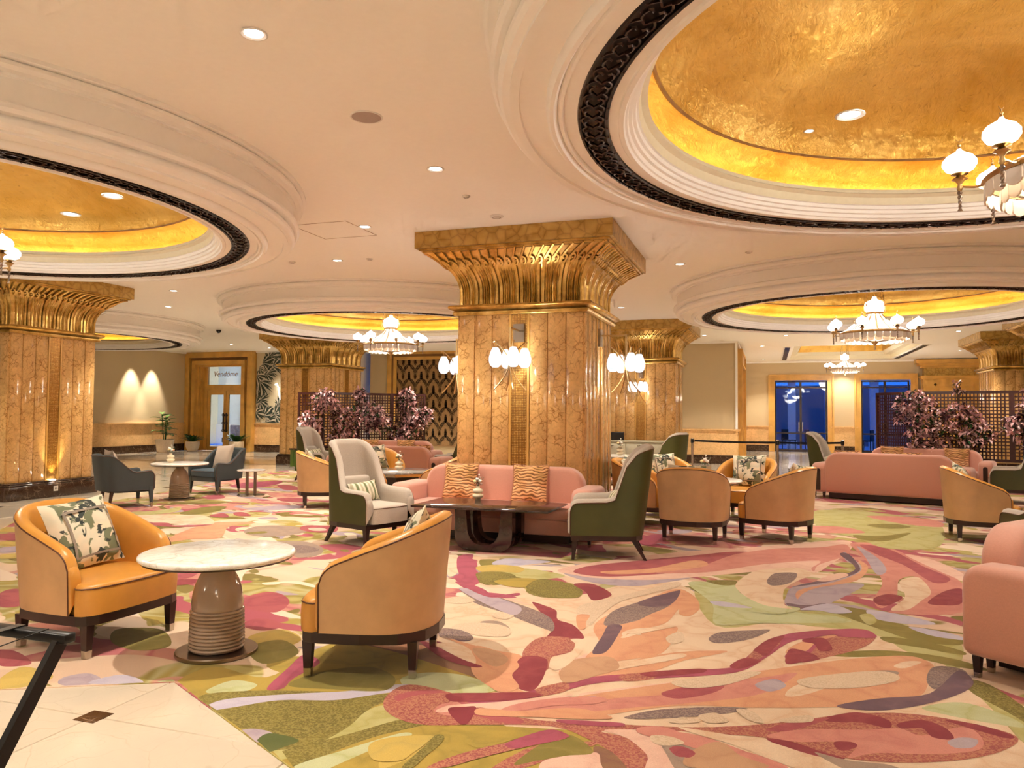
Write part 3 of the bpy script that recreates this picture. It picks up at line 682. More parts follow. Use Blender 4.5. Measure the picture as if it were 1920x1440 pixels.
# ceiling fittings
def make_downlight():
    t = thing('downlight', 'small round recessed ceiling downlight', 'downlight', (0, 0, HC))
    G().lathe([(.062, 0), (.085, 0), (.088, -.006), (.078, -.010), (.062, -.004), (.055, .0)], 24).make('trim_ring', MT['whitep'], t, 40)
    G().lathe([(0, -.002), (.06, -.002)], 20).make('lens', MT['glow'], t); return t
dl = make_downlight(); first = True
LBL = {(-3.08, 4.0): 'largest ceiling downlight at the upper left of the centre', (-3.08, 6.8): 'ceiling downlight between the round speaker and the central capital',
       (-4.91, 8.67): 'ceiling downlight just left of the central capital', (-6.41, 10.48): 'small ceiling downlight left of the central capital, the next one farther back', (-1.32, 12.28): 'ceiling downlight right of the central capital, under the largest dome',
       (-3.1, 16.9): 'tiny downlight above the capital of the rear column by the console', (-11.16, 12.2): 'small downlight right of the leftmost capital', (-12.98, 14.04): 'tiny downlight over the leftmost capital, the farther of two',
       (-18, 22.5): 'tiny downlight above the oak doors', (-17.5, 24.0): 'tiny downlight above the leaf mural', (-.2, 27.5): 'tiny downlight left of the gold ceiling tray, nearer one', (-.2, 34.2): 'tiny downlight left of the gold ceiling tray, close to the far wall',
       (2.6, 26.2): 'tiny downlight in front of the gold ceiling tray', (3.0, 34.9): 'tiny downlight between the gold ceiling tray and the far wall', (-1.8, 23.4): 'tiny downlight in front of the plain beige wall section',
       (-1.0, 30.5): 'tiny downlight over the side passage', (6.5, 31): 'tiny downlight above the panelled oak unit', (5.0, 24): 'tiny downlight left of the rightmost capital', (0.5, 24.0): 'tiny downlight at the mouth of the passage to the glass doors'}  # some rear fixtures belong to spots added to brighten the far walls
for (x, y), lb in LBL.items():
    if first: dl.location = (x, y, HC); dl['label'] = lb; first = False; dl['group'] = 'ceiling downlights'
    else: dup(dl, (x, y, HC), label=lb, group='ceiling downlights')
for i, (px, py) in enumerate(((211, 365), (133, 399), (1594, 212), (1517, 243))):
    z = 4.46; x, y = P(px, py, z); c = min(DOMES, key=lambda q: (q[0]-x)**2+(q[1]-y)**2); r = math.hypot(x-c[0], y-c[1])
    z = 3.97+.62*math.sqrt(max(0, 1-(min(1, r/2.61))**2.5))-.015; x, y = P(px, py, z)
    o = dup(dl, (x, y, z-.012), label=('recessed lamp in the left gold dome, right one', 'recessed lamp in the left gold dome, left one', 'recessed lamp in the large upper right gold dome', 'tiny round detector in the large upper right gold dome')[i], group='lamps in the gold domes')
    if i == 3: o.scale = (.5, .5, .5)
    elif i < 3: o.scale = (1.3, 1.3, 1.3)
t = thing('ceiling_speaker', 'large round grey speaker grille set in the ceiling', 'speaker', (*P(687, 219, HC), HC))
G().lathe([(0, -.006), (.118, -.006)], 32).make('grille', MT['speaker'], t); G().lathe([(.118, -.006), (.13, -.008), (.134, 0)], 32).make('rim', MT['whitep'], t)
def disc(px, py, r, lb, grp=None, mat='whitep', h=.02):
    t = thing('smoke_detector', lb, 'detector', (*P(px, py, HC), HC), group=grp)
    G().lathe([(0, -h), (r*.8, -h), (r, -h*.4), (r, 0)], 20).make('housing', MT[mat], t, 40)
    G().lathe([(r*.5, -h-.003), (r*.6, -h-.003), (r*.6, -h), (r*.5, -h)], 20).make('ring', MT['speaker'], t)
disc(931, 405, .085, 'flat round cover on the ceiling just above the central capital'); disc(874, 367, .045, 'small round detector on the ceiling left of the largest dome')
for a, b, lb in ((548, 491, 'small ceiling detector right of the left gold dome'), (1404, 472, 'small ceiling detector below the largest dome, right of the central capital'), (693, 485, 'small ceiling detector beside two downlights left of the central capital'), (465, 562, 'tiny ceiling detector left of the rear left dome')): disc(a, b, .05, lb, 'distant ceiling detectors')
for px, py, nm in ((410, 619, 'small black dome camera on the ceiling above the oak doors'), (1762, 673, 'small black dome camera above the oak wall unit')):
    t = thing('dome_camera', nm, 'camera', (*P(px, py, HC), HC)); G().lathe([(.07, 0), (.07, -.02), (.05, -.07), (.02, -.09), (0, -.092)], 16).make('dome', MT['screen'], t, 60); G().lathe([(.08, 0), (.08, -.012), (.06, -.014)], 16).make('rim', MT['black'], t)
# access hatch lines in ceiling
hx, hy = P(628, 432, HC)
t = thing('access_hatch', 'flush square access hatch in the ceiling beside the left dome', 'hatch', (hx, hy, HC), rz=0)
g = G(); 
for a, b, c, d in ((-.4, .4, -.4, -.394), (-.4, .4, .394, .4), (-.4, -.394, -.4, .4), (.394, .4, -.4, .4)): g.box(a, b, c, d, -.003, .002)
g.make('joint', MT['oakd'], t); G().box(-.39, .39, -.39, .39, -.0015, .002).make('panel', MT['ceil'], t)
# ============================================================ CHANDELIERS
def make_chandelier():
    t = thing('chandelier', 'brass and white glass chandelier with glowing onion lamps', 'chandelier', (*DOMES[3], 0))
    zr = 3.06; R = .60
    G().lathe([(0, 3.76), (.03, 3.75), (.05, 3.70), (.14, 3.66), (.165, 3.62), (.165, 3.60), (.15, 3.59), (.165, 3.57), (.165, 3.50), (.13, 3.46), (0, 3.46)], 28).make('crown_glass', MT['globe2'], t, 50)
    G().lathe([(0, 3.82), (.012, 3.80), (.02, 3.77), (.05, 3.75)], 10).make('crown_finial', MT['brass'], t, 60)
    G().lathe([(.125, 3.47), (.15, 3.46), (.15, 3.43), (.12, 3.42)], 28).make('crown_ring', MT['brass'], t, 50)
    for k in range(4):
        a = pi/4+k*pi/2; g = G(); p0 = (.17*cos(a), .17*sin(a), 3.46)
        g.tube([p0, (.22*cos(a), .22*sin(a), 3.45), (.245*cos(a), .245*sin(a), 3.49), (.22*cos(a), .22*sin(a), 3.52)], .006, 5)
        n = 26
        for q in range(n):
            u = q/n; r = .225*(1-u)+.03*u; z = 3.52+u*1.05
            if q % 2: g.box(r*cos(a)-.010, r*cos(a)+.010, r*sin(a)-.003, r*sin(a)+.003, z, z+.046)
            else: g.box(r*cos(a)-.003, r*cos(a)+.003, r*sin(a)-.010, r*sin(a)+.010, z, z+.046)
        g.make('chain', MT['brass'], t)
    n = 12
    for k in range(n):
        a = 2*pi*k/n; g = G(); c, s = cos(a), sin(a)
        g.tube([(.13*c, .13*s, 3.42), (.28*c, .28*s, 3.24), (.42*c, .42*s, 3.13), ((R-.02)*c, (R-.02)*s, zr+.03)], .011, 5); g.make('rib', MT['brass'], t)
    g = G()
    for k in range(n*6):
        if k % 6 == 0: continue
        a = 2*pi*k/(n*6); c, s = cos(a), sin(a); m = 16
        for q in range(m):
            u = q/m; r = .13+(R-.15)*u; z = 3.42+(zr+.03-3.42)*(u**.72)
            e = .011
            g.lathe([(0, -e), (e, 0), (0, e)], 4, (r*c, r*s, z))
    b = g.make('crystal_strands', MT['bead'], t); b['kind'] = 'stuff'
    G().lathe([(.12, 3.40), (.26, 3.24), (.40, 3.13), (.55, 3.09)], 24).make('inner_shade', MT['bead'], t, 180)
    G().lathe([(R-.04, zr+.03), (R, zr+.035), (R+.015, zr+.02), (R, zr), (R-.03, zr-.01), (R-.04, zr+.03)], 48).make('rim_ring', MT['brass'], t, 50)
    for rr, zz, m in ((R-.01, zr-.005, 30), (R-.10, zr-.05, 26)):
        pm = None
        for k in range(m):
            a = 2*pi*(k+.5)/m; w = pi*rr/m*.94
            if pm is None:
                g = G(); loop = [(-w, 0), (-w, -.075)]+[(-w*cos(q*pi/5), -.075-.035*sin(q*pi/5)) for q in range(1, 5)]+[(w, -.075), (w, 0)]
                g.prism([(x, z) for x, z in loop], -.006, .006, 'x'); o = g.make('glass_drop', MT['shade'], t); pm = o.data
            else: o = link(bpy.data.objects.new('glass_drop', pm), t)
            o.location = (rr*cos(a), rr*sin(a), zz); o.rotation_euler = (0, 0, a)
    for k in range(8):
        a = 2*pi*k/8; c, s = cos(a), sin(a); g = G(); g.tube([(.06*c, .06*s, 2.92), (.2*c, .2*s, 2.935), (.40*c, .40*s, 2.99), (.50*c, .50*s, zr-.01)], .008, 5); g.make('lower_rib', MT['bronze'], t)
    G().lathe([(.0, 2.76), (.012, 2.77), (.02, 2.80), (.012, 2.83), (.018, 2.86), (.06, 2.905), (.075, 2.925), (.03, 2.94), (0, 2.94)], 14).make('bottom_finial', MT['brass'], t, 50)
    G().lathe([(.0, 2.96), (.2, 2.98), (.38, 3.03), (.42, 3.06)], 24).make('bowl', MT['bead'], t, 180)
    Ra = .735
    am = lm = fm = sm = None
    for k in range(8):
        a = 2*pi*(k+.5)/8
        if am is None:
            g = G(); g.tube([(R-.01, 0, zr+.01), (R+.05, 0, zr+.0), (Ra, 0, zr+.015)], .009, 6); g.lathe([(.010, -.02), (.02, 0), (.012, .03), (.03, .055), (.05, .065), (.028, .08), (.02, .09), (.055, .10), (.05, .107)], 16, (Ra, 0, zr))
            o1 = g.make('lamp_arm', MT['brass'], t, 50); am = o1.data
            g = G(); e = [(.045, 0), (.085, .022), (.105, .055), (.103, .085), (.08, .115), (.045, .135), (.02, .15), (.012, .165)]
            g.lathe(e, 20, (Ra, 0, zr+.107)); o2 = g.make('onion_globe', MT['globe'], t, 180); lm = o2.data
            g = G(); g.lathe([(.012, 0), (.007, .02), (.012, .03), (.004, .04), (.003, .06)], 8, (Ra, 0, zr+.27)); g.tube([(Ra+.02*cos(q), 0, zr+.345+.02*sin(q)) for q in [pi*1.05+pi*.9*i/6 for i in range(7)]], .003, 4); o3 = g.make('crescent_finial', MT['brass'], o2); fm = o3.data
            g = G(); g.grid(lambda u, v: (Ra+(.010+.0045*sin(u*4*pi+v*22))*(1.25-v*.5)*cos(2*pi*u), (.010+.0045*sin(u*4*pi+v*22))*(1.25-v*.5)*sin(2*pi*u), zr-.02-.11*v), 12, 16, True)
            g.lathe([(.006, 0), (.016, -.02), (.0, -.02)], 10, (Ra, 0, zr-.13)); o4 = g.make('twisted_drop', MT['bronze'], o1); sm = o4.data
        else:
            o1 = link(bpy.data.objects.new('lamp_arm', am), t); o2 = link(bpy.data.objects.new('onion_globe', lm), t); o3 = link(bpy.data.objects.new('crescent_finial', fm), o2); o4 = link(bpy.data.objects.new('twisted_drop', sm), o1)
        o1.rotation_euler = (0, 0, a); o2.rotation_euler = (0, 0, a)
    return t
MT['globe2'] = emis('crown_glow', (1, .95, .88), 2.2)
ch = make_chandelier(); ch['label'] = 'chandelier with onion lamps under the gold dome right of the central column'
dup(ch, (*DOMES[2], 0), .25, label='chandelier with onion lamps under the gold dome left of the central column')
nr = dup(ch, (*DOMES[1], .10), .20, label='nearest chandelier, cut by the right edge, with large glowing onion lamps'); nr.scale = (.95,)*3
dup(ch, (*DOMES[0], 0), 0, label='chandelier whose lamp just shows at the left edge below the left gold dome')
c3 = dup(ch, (2.72, 31.2, .66), .2, label='farthest small chandelier, under the rectangular ceiling tray'); c3.scale = (.87,)*3
for o in (ch,): pass
for x, y in DOMES[:4]+[(2.8, 31.2)]:
    point((x, y, 3.20), PT_CH, (1, .90, .76), .45)
for x, y in ((-8.075, -4.65), (1.864, -4.65), (6.9, -9.5)):      # unseen fill lights added behind the camera, no chandeliers hang there
    point((x, y, 3.20), PT_CH*.35, (1, .90, .76), .45)
# ============================================================ SCONCES
def make_sconce():
    t = thing('wall_sconce', 'brass sconce with four frosted glass tulip shades', 'wall lamp', (CX, CYY-.885, 0))
    G().box(-.075, .075, -.03, .01, 2.48, 2.72).make('back_plate', MT['bronze'], t)
    L = -.37
    g = G(); g.box(-.010, .010, L-.01, -.02, 2.62, 2.64); g.box(-.012, .012, L-.012, L+.012, 2.20, 2.64); g.make('arm', MT['brass'], t)
    for k in range(4):
        a = pi/4+k*pi/2-.25; c, s = cos(a), sin(a)
        g = G(); pts = []
        for q in range(15):
            u = q/14; z = 1.84+.655*u
            r = .012+.20*(abs(u-.56)/.56)**1.9 if u < .56 else .012+.155*((u-.56)/.44)**1.0*1.15
            if u > .56: r = .012+.19*math.sin(((u-.56)/.44)*pi/2)**1.6; z = 2.206+.25*math.sin(((u-.56)/.44)*pi/2)
            pts.append((r*c, L+r*s, z))
        pts.append((.225*c, L+.225*s, 2.445)); pts.sort(key=lambda p: 0)
        g.tube(pts, .009, 6); g.tube([(.19*c, L+.19*s, 2.45), (.19*c, L+.19*s, 2.385)], .004, 5); g.make('curved_stem', MT['brass'], t)
        g = G(); g.lathe([(.0, 2.12), (.04, 2.125), (.068, 2.155), (.083, 2.20), (.083, 2.245), (.07, 2.30), (.052, 2.345), (.040, 2.37), (.034, 2.375)], 20, (.19*c, L+.19*s, 0)); g.make('tulip_shade', MT['tulip'], t, 180)
    return t
def tul():
    x = NT('frosted_glow', .5, 0, (.30, .33, .38)); c = x.co(); n = x.noise(c, 16, 4, .6); x.l(x.ramp(n, [(.35, (.62, .76, .98)), (.65, (1, 1, 1))]), x.b.inputs['Emission Color']); x.b.inputs['Emission Strength'].default_value = .55; return x.m
MT['tulip'] = tul()
sc = make_sconce(); sc['label'] = 'sconce with four glowing tulip shades on the front of the central column'; 
wy = .885
dup(sc, (CX+wy, CYY, 0), pi/2, label='sconce with four glowing tulip shades on the right side of the central column')
dup(sc, (CX-wy, CYY, 0), -pi/2, label='sconce peeping out on the left side of the central column')
dup(sc, (CX, CYY+10.07-wy, 0), 0, label='smaller sconce on the rear column right of the central column')
for x, y, w in ((CX, CYY-wy-.37, 1), (CX+wy+.37, CYY, 1), (CX-wy-.37, CYY, 1), (CX, CYY+10.07-wy-.37, 1)): point((x, y, 2.25), PT_SC*w, (1, .90, .76), .05)
# ============================================================ SEATING
def dpath(xf, a, xc, b, ex=2.5, nb=22, nf=4, rc=.07):
    "D-shaped plan: from the front of one arm round the back to the front of the other; yields (x, y, s) s=0 front 1 back"
    pts = [(xf-rc*(1-cos(t*pi/2/4)) if 0 else xf-rc*(t/4), a) for t in range(5)]
    pts += [(xf-rc-(xf-rc-xc)*(i/nf), a) for i in range(1, nf)]
    for i in range(nb+1):
        t = pi*i/nb; c, s = cos(t), sin(t)
        pts.append((xc-b*abs(s)**(2/ex), a*math.copysign(abs(c)**(2/ex), c)))
    m = [(x, -y) for x, y in pts[:nf+4]][::-1]
    return pts+m
def shell(root, path, ztop, zb, th, lean, mo, mi, names=('outer_shell', 'inner_upholstery'), zi=None, belly=0, pip=.005, rimr=None):
    """ztop(x): height; outer panel + padded inner lining + piping"""
    n = len(path); pts = [Vector((x, y, 0)) for x, y in path]; outs = []; rows = []
    for i, p in enumerate(pts):
        t = (pts[min(i+1, n-1)]-pts[max(i-1, 0)]).normalized(); nn = Vector((t.y, -t.x, 0))
        if nn.dot(p-Vector((0, 0, 0))) < 0: nn = -nn
        zt = ztop(i, p.x, p.y); bk = lean(p.x, p.y)
        H = zt-zb
        def pos(u, off): # u 0..1 height
            f = u*H; return p+nn*(off+belly*sin(u*pi))+bk*(f) + Vector((0, 0, zb+f))
        o = [pos(u, 0) for u in (0, .05, .35, .65, .9, 1)]
        r = rimr or th*.35
        rim = [pos(1, 0)+Vector((0, 0, .004)), pos(1, -th*.15)+Vector((0, 0, r*.75)), pos(1, -th*.5)+Vector((0, 0, r)), pos(1, -th*.85)+Vector((0, 0, r*.7)), pos(.97, -th)]
        z0 = (zi if zi is not None else zb)
        uin = max(0.0, (z0-zb)/H)
        inn = [pos(uin+(.97-uin)*k, -th*1.05) for k in (.7, .35, 0)]
        outs.append(o); rows.append(rim+inn)
    g = G(); k = len(outs[0]); V = [v for o in outs for v in o]
    g.add(V, [(i*k+j, (i+1)*k+j, (i+1)*k+j+1, i*k+j+1) for i in range(n-1) for j in range(k-1)])
    g.make(names[0], MT[mo], root, 60)
    g = G(); k = len(rows[0]); V = [v for o in rows for v in o]
    g.add(V, [(i*k+j, (i+1)*k+j, (i+1)*k+j+1, i*k+j+1) for i in range(n-1) for j in range(k-1)])
    for e in (0, n-1):      # padded arm fronts
        a = outs[e]; b = rows[e]; loop = a+b[1:]
        cen = sum(loop, Vector())/len(loop); fwdv = Vector((.02, 0, 0)); 
        g.add([*loop, *[(v-cen)*.8+cen+fwdv for v in loop]], [(j, j+1, len(loop)+j+1, len(loop)+j) for j in range(len(loop)-1)]+[(len(loop)-1, 0, len(loop), 2*len(loop)-1), list(range(len(loop), 2*len(loop)))])
    g.make(names[1], MT[mi], root, 60)
    if pip:
        g = G(); g.tube([outs[0][0]]+[outs[0][2]]+[o[-1]+Vector((0, 0, .003)) for o in outs]+[outs[-1][2], outs[-1][0]], pip, 5); g.make('piping', MT['piping'], root, 180)
def leg(root, x, y, z, s0, s1, dx=0, dy=0, cap=None, mat='dark', name='leg'):
    g = G(); h = [(-1, -1), (1, -1), (1, 1), (-1, 1)]; zc = cap or 0
    def ring(t): s = s1+(s0-s1)*t; return [(x+dx*(1-t)+a*s/2, y+dy*(1-t)+b*s/2, z*t) for a, b in h]
    t0 = zc/z; V = ring(t0)+ring(1); g.add(V, [(3, 2, 1, 0), (4, 5, 6, 7), (0, 1, 5, 4), (1, 2, 6, 5), (2, 3, 7, 6), (3, 0, 4, 7)]); l = g.make(name, MT[mat], root)
    if cap:
        g = G(); V = ring(0)+ring(t0); V = [((vx-x)*1.03+x, (vy-y)*1.03+y, vz) for vx, vy, vz in V]; g.add(V, [(3, 2, 1, 0), (4, 5, 6, 7), (0, 1, 5, 4), (1, 2, 6, 5), (2, 3, 7, 6), (3, 0, 4, 7)]); g.make('brass_cap', MT['nickel'], l)
def cushion_block(root, loop, z0, z1, mat, name='seat', crown=.02, piping=None, seg=5, r=.04):
    "upholstered block with rounded top edge over a plan loop"
    n = len(loop); cx = sum(p[0] for p in loop)/n; cy = sum(p[1] for p in loop)/n; g = G(); rings = []
    rings.append([(x, y, z0) for x, y in loop]); rings.append([(cx+(x-cx)*1.012, cy+(y-cy)*1.012, (z0+z1)/2) for x, y in loop])
    for t in range(seg+1):
        a = t/seg*pi/2; k = r*(1-cos(a)); 
        rings.append([(x-(x-cx)/max(.01, math.hypot(x-cx, y-cy))*k, y-(y-cy)/max(.01, math.hypot(x-cx, y-cy))*k, z1-r+r*sin(a)) for x, y in loop])
    for s in (.8, .5, .2):
        rings.append([(cx+(x-cx)*s*.93, cy+(y-cy)*s*.93, z1+crown*(1-s*s)) for x, y in loop])
    V = [v for q in rings for v in q]; F = [(i*n+j, i*n+(j+1) % n, (i+1)*n+(j+1) % n, (i+1)*n+j) for i in range(len(rings)-1) for j in range(n)]+[list(range((len(rings)-1)*n, len(rings)*n))]
    g.add(V, F); s = g.make(name, MT[mat], root, 75)
    if piping:
        q = rings[3]; g = G(); g.tube([(*q[i % n][:2], q[i % n][2]+.002) for i in range(n+1)], .005, 5, False); g.make('seat_piping', MT['piping'], root, 180)
    return s
def make_tub():
    t = thing('tub_chair', 'tan and cognac leather tub chair', 'armchair', (0, 0, 0))
    pa = dpath(.26, .405, .02, .40, 2.5)
    XF, XB = .26, -.38
    def zt(i, x, y):
        f = max(0, min(1, (XF-x)/(XF-XB))); z = .61+.275*(f**.92)
        e = min(i, len(pa)-1-i)
        if e < 5: z -= .075*(1-math.sqrt(max(0, 1-(1-e/5)**2)))
        return z
    lean = lambda x, y: Vector((-.07 if x < -.1 else -.07*max(0, (.26-x)/.36), .05*(1 if y > 0 else -1)*min(1, abs(y)/.3), 0))
    shell(t, pa, zt, .265, .085, lean, 'tan', 'orange', zi=.40)
    loop = [(.40, y) for y in ()]
    lp = []
    for i in range(9): a = -pi/2+pi*i/8; lp.append((.33+.09*cos(a)**.8 if abs(cos(a)) > 1e-6 else .33, .395*sin(a)))
    lp = [(.30, -.395), (.345, -.385), (.385, -.34), (.405, -.25), (.418, -.12), (.42, 0), (.418, .12), (.405, .25), (.385, .34), (.345, .385), (.30, .395), (.26, .36), (-.05, .345), (-.22, .28), (-.29, .15), (-.31, 0), (-.29, -.15), (-.22, -.28), (-.05, -.345), (.26, -.36)]
    cushion_block(t, lp, .265, .455, 'orange', 'seat', .018, True)
    fr = [(.31, -.40), (.37, -.37), (.40, -.30), (.41, -.1), (.41, .1), (.40, .30), (.37, .37), (.31, .40), (.02, .41), (-.2, .38), (-.34, .27), (-.39, .1), (-.39, -.1), (-.34, -.27), (-.2, -.38), (.02, -.41)]
    g = G(); g.prism([(x*.985, y*.985) for x, y in fr], .205, .266); g.make('base_frame', MT['dark'], t)
    for x, y in ((.34, .335), (.34, -.335), (-.27, .30), (-.27, -.30)): leg(t, x, y, .21, .058, .038, 0, 0, .05)
    return t
tub = make_tub()
TUBG = 'tan and cognac leather tub chairs'
tubs = [((-4.33, 4.07), -2, 'nearest left tub chair, facing right, with a floral cushion, left of the marble pedestal table'),
        ((-2.29, 4.32), 193, 'nearest tub chair seen from its back, right of the marble pedestal table'),
        ((-.89, 9.75), 86, 'tub chair with its back squarely to us, right of the green wing chair'),
        ((.12, 10.22), 157, 'second turned tub chair right of the green wing chair, seat edge showing at left'),
        ((-.33, 12.05), -108, 'tub chair facing us with a floral cushion, in front of the barrier posts'),
        ((-1.45, 12.0), -50, 'cognac tub chair facing us between the green wing chair and the squarely turned back'),
        ((-1.72, 11.0), 0, 'tub chair half hidden behind the green wing chair beside the central column'),
        ((-6.95, 11.0), 35, 'tub chair at the far left of the rear left group, seen from its side'),
        ((-5.52, 9.75), 14, 'tub chair hidden behind the light grey back of the left wing chair'),
        ((-4.62, 10.85), 172, 'tub chair facing left directly behind the left arm of the central sofa'),
        ((-6.62, 12.3), -45, 'cognac tub chair facing us behind the left wing chair, left of the dark table'),
        ((-5.05, 12.7), -125, 'cognac tub chair facing us with floral cushion, beside the central column'),
        ((2.50, 11.05), -2, 'tub chair on the right seen from its side, in front of the pink sofa back'),
        ((3.75, 11.7), 180, 'cognac tub chair just showing at the right edge')]
for i, ((x, y), a, lb) in enumerate(tubs):
    if i == 0: tub.location = (x, y, .006); tub.rotation_euler = (0, 0, radians(a)); tub['label'] = lb; tub['group'] = TUBG
    else: dup(tub, (x, y, .006), radians(a), label=lb, group=TUBG)
# ---- wing chairs
def make_wing():
    t = thing('wing_chair', 'high backed wing chair', 'armchair', (0, 0, 0))
    pa = dpath(.40, .37, -.12, .26, 3.2, 22, 6)
    def zt(i, x, y):
        if x > .0: z = .60-.03*(x)
        else:
            k_ = min(1, max(0, (-.03-x)/.30)); f = min(1, k_*2.3); z = .60+.40*(f*f*(3-2*f))+.12*(1-(1-k_)**2)
        z += .045*max(0, min(1, (-.16-x)/.2))
        e = min(i, len(pa)-1-i)
        if e < 5: z -= .09*(1-math.sqrt(max(0, 1-(1-e/5)**2)))
        return z
    lean = lambda x, y: Vector((-.13*min(1, max(0, (.15-x)/.35)), -.07*(1 if y > 0 else -1)*min(1, abs(y)/.3)*min(1, max(0, -x/.15)), 0))
    shell(t, pa, zt, .255, .10, lean, 'greenl', 'grey', zi=.40, rimr=.045)
    lp = [(.40, -.27), (.43, -.22), (.44, 0), (.43, .22), (.40, .27), (-.05, .27), (-.22, .2), (-.24, 0), (-.22, -.2), (-.05, -.27)]
    cushion_block(t, lp, .26, .46, 'grey', 'seat', .02, True)
    g = G(); g.box(-.20, -.08, -.24, .24, .47, .80); b = g.make('lumbar_pad', MT['grey'], t); bevel(b, .05, 4); b.rotation_euler = (0, radians(-10), 0)
    fr = [(.40, -.37), (.40, .37), (-.12, .37), (-.30, .34), (-.37, .2), (-.38, 0), (-.37, -.2), (-.30, -.34), (-.12, -.37)]
    g = G(); g.prism([(x*.98, y*.98) for x, y in fr], .20, .256); g.make('base_frame', MT['dark'], t)
    for x, y, dx in ((.35, .32, .02), (.35, -.32, .02), (-.27, .28, -.12), (-.27, -.28, -.12)): leg(t, x, y, .205, .06, .032, dx, .02*(1 if y > 0 else -1))
    return t
wing = make_wing()
wings = [((-4.56, 8.22), -20, 'light grey and green wing chair left of the dark table, showing its grey front'),
         ((-1.68, 8.38), 192, 'green leather wing chair right of the dark table, seen from behind'),
         ((-9.75, 15.25), -5, 'green backed wing chair in front of the left trellis, beside rear pink sofas'),
         ((-6.62, 15.9), 180, 'light grey wing chair half hidden behind the left edge of the central column'),
         ((-1.95, 14.9), 160, 'distant green wing chair in front of the cream console'),
         ((1.25, 17.35), -18, 'light grey wing chair at the left end of the right pink sofa pair'),
         ((4.25, 16.1), 165, 'green wing chair at the right edge, beside the right trellis'),
         ((2.62, 8.55), 100, 'grey green wing chair just cut by the right edge beside the dark table corner')]
for i, ((x, y), a, lb) in enumerate(wings):
    if i == 0: wing.location = (x, y, .006); wing.rotation_euler = (0, 0, radians(a)); wing['label'] = lb
    else: dup(wing, (x, y, .006), radians(a), label=lb)
# ---- slate armchairs
def make_slate():
    t = thing('slate_armchair', 'slate fabric armchair', 'armchair', (0, 0, 0))
    pa = dpath(.36, .37, -.08, .30, 2.8, 22, 6)
    def zt(i, x, y):
        f = max(0, min(1, (.10-x)/.34)); z = .55+.27*(f*f*(3-2*f))+ (.03*max(0, (x-.1)/.26))
        e = min(i, len(pa)-1-i)
        if e < 5: z -= .07*(1-math.sqrt(max(0, 1-(1-e/5)**2)))
        return z
    lean = lambda x, y: Vector((-.12*min(1, max(0, (.1-x)/.3)), .05*(1 if y > 0 else -1)*min(1, abs(y)/.2), 0))
    shell(t, pa, zt, .27, .06, lean, 'blue', 'blue', zi=.38)
    lp = [(.36, -.31), (.39, -.26), (.40, 0), (.39, .26), (.36, .31), (-.08, .30), (-.26, .22), (-.29, 0), (-.26, -.22), (-.08, -.30)]
    cushion_block(t, [(x*.98, y*.98) for x, y in lp], .24, .33, 'blue', 'seat_base', .0, False, 3, .01)
    cushion_block(t, lp, .33, .45, 'bluel', 'seat', .02, True)
    for x, y, dx in ((.32, .345, .01), (.32, -.345, .01), (-.22, .25, -.05), (-.22, -.25, -.05)): leg(t, x, y, .33, .07 if x > 0 else .055, .03, dx, .02*(1 if y > 0 else -1), .07, 'blue' if x > 0 else 'dark')
    return t
sl = make_slate()
sls = [((-9.92, 9.85), 60, 'slate armchair seen from behind, left of the far round marble table'),
       ((-9.95, 12.15), -100, 'slate armchair facing us with a pale cushion, right of the far round marble table'),
       ((-2.2, 16.4), 205, 'distant slate armchair with a beige cushion in front of the cream console'),
       ((-4.15, 17.1), -30, 'distant slate armchair arm glimpsed right beside the central column')]
for i, ((x, y), a, lb) in enumerate(sls):
    if i == 0: sl.location = (x, y, .006); sl.rotation_euler = (0, 0, radians(a)); sl['label'] = lb
    else: dup(sl, (x, y, .006), radians(a), label=lb)
# ---- sofas
def rrect(x0, x1, z0, z1, r, top=True, n=8):
    p = [(x0, z0), (x1, z0)]
    p += [(x1-r+r*cos(t/n*pi/2), z1-r+r*sin(t/n*pi/2)) for t in range(n+1)]
    p += [(x0+r-r*sin(t/n*pi/2), z1-r+r*cos(t/n*pi/2)) for t in range(n+1)]
    return p
def make_sofa():
    "faces +x, length along y"
    t = thing('pink_sofa', 'pink velvet sofa with rounded back and arms', 'sofa', (0, 0, 0))
    hl = 1.06
    g = G(); g.prism(rrect(-hl, hl, .12, .87, .24), -.42, -.20, 'x'); b = g.make('backrest', MT['pink'], t); bevel(b, .05, 4)
    g = G(); g.box(-.25, .40, -1.05, 1.05, .12, .30); bevel(g.make('seat_base', MT['pink'], t), .02, 2)
    for s in (-1, 1):
        y0, y1 = (0.005, 1.045) if s > 0 else (-1.045, -.005)
        if s > 0:
            g = G(); g.box(-.22, .43, -1.05, 1.05, .30, .44); bevel(g.make('seat', MT['pink'], t), .035, 3)
        a = G(); ya, yb = (hl-.02, hl+.24) if s > 0 else (-hl-.24, -hl+.02)
        a.prism(rrect(-.42, .38, .12, .66, .12), ya, yb, 'y'); ar = a.make('arm', MT['pink'], t); bevel(ar, .06, 4)
        for x in (.385, -.425): g = G(); g.prism(rrect(min(ya, yb)+.09, max(ya, yb)-.09, .16, .56, .038, n=4), x-.006, x+.006, 'x'); g.make('dark_inset', MT['dark'], ar)
        for x in (.30, -.34):
            for y in (ya+.05, yb-.05): leg(t, x, y, .125, .045, .03, 0, 0, .03)
    g = G(); g.box(-.34, .30, -1.0, 1.0, .02, .12); g.make('plinth', MT['dark'], t)
    return t
sofa = make_sofa()
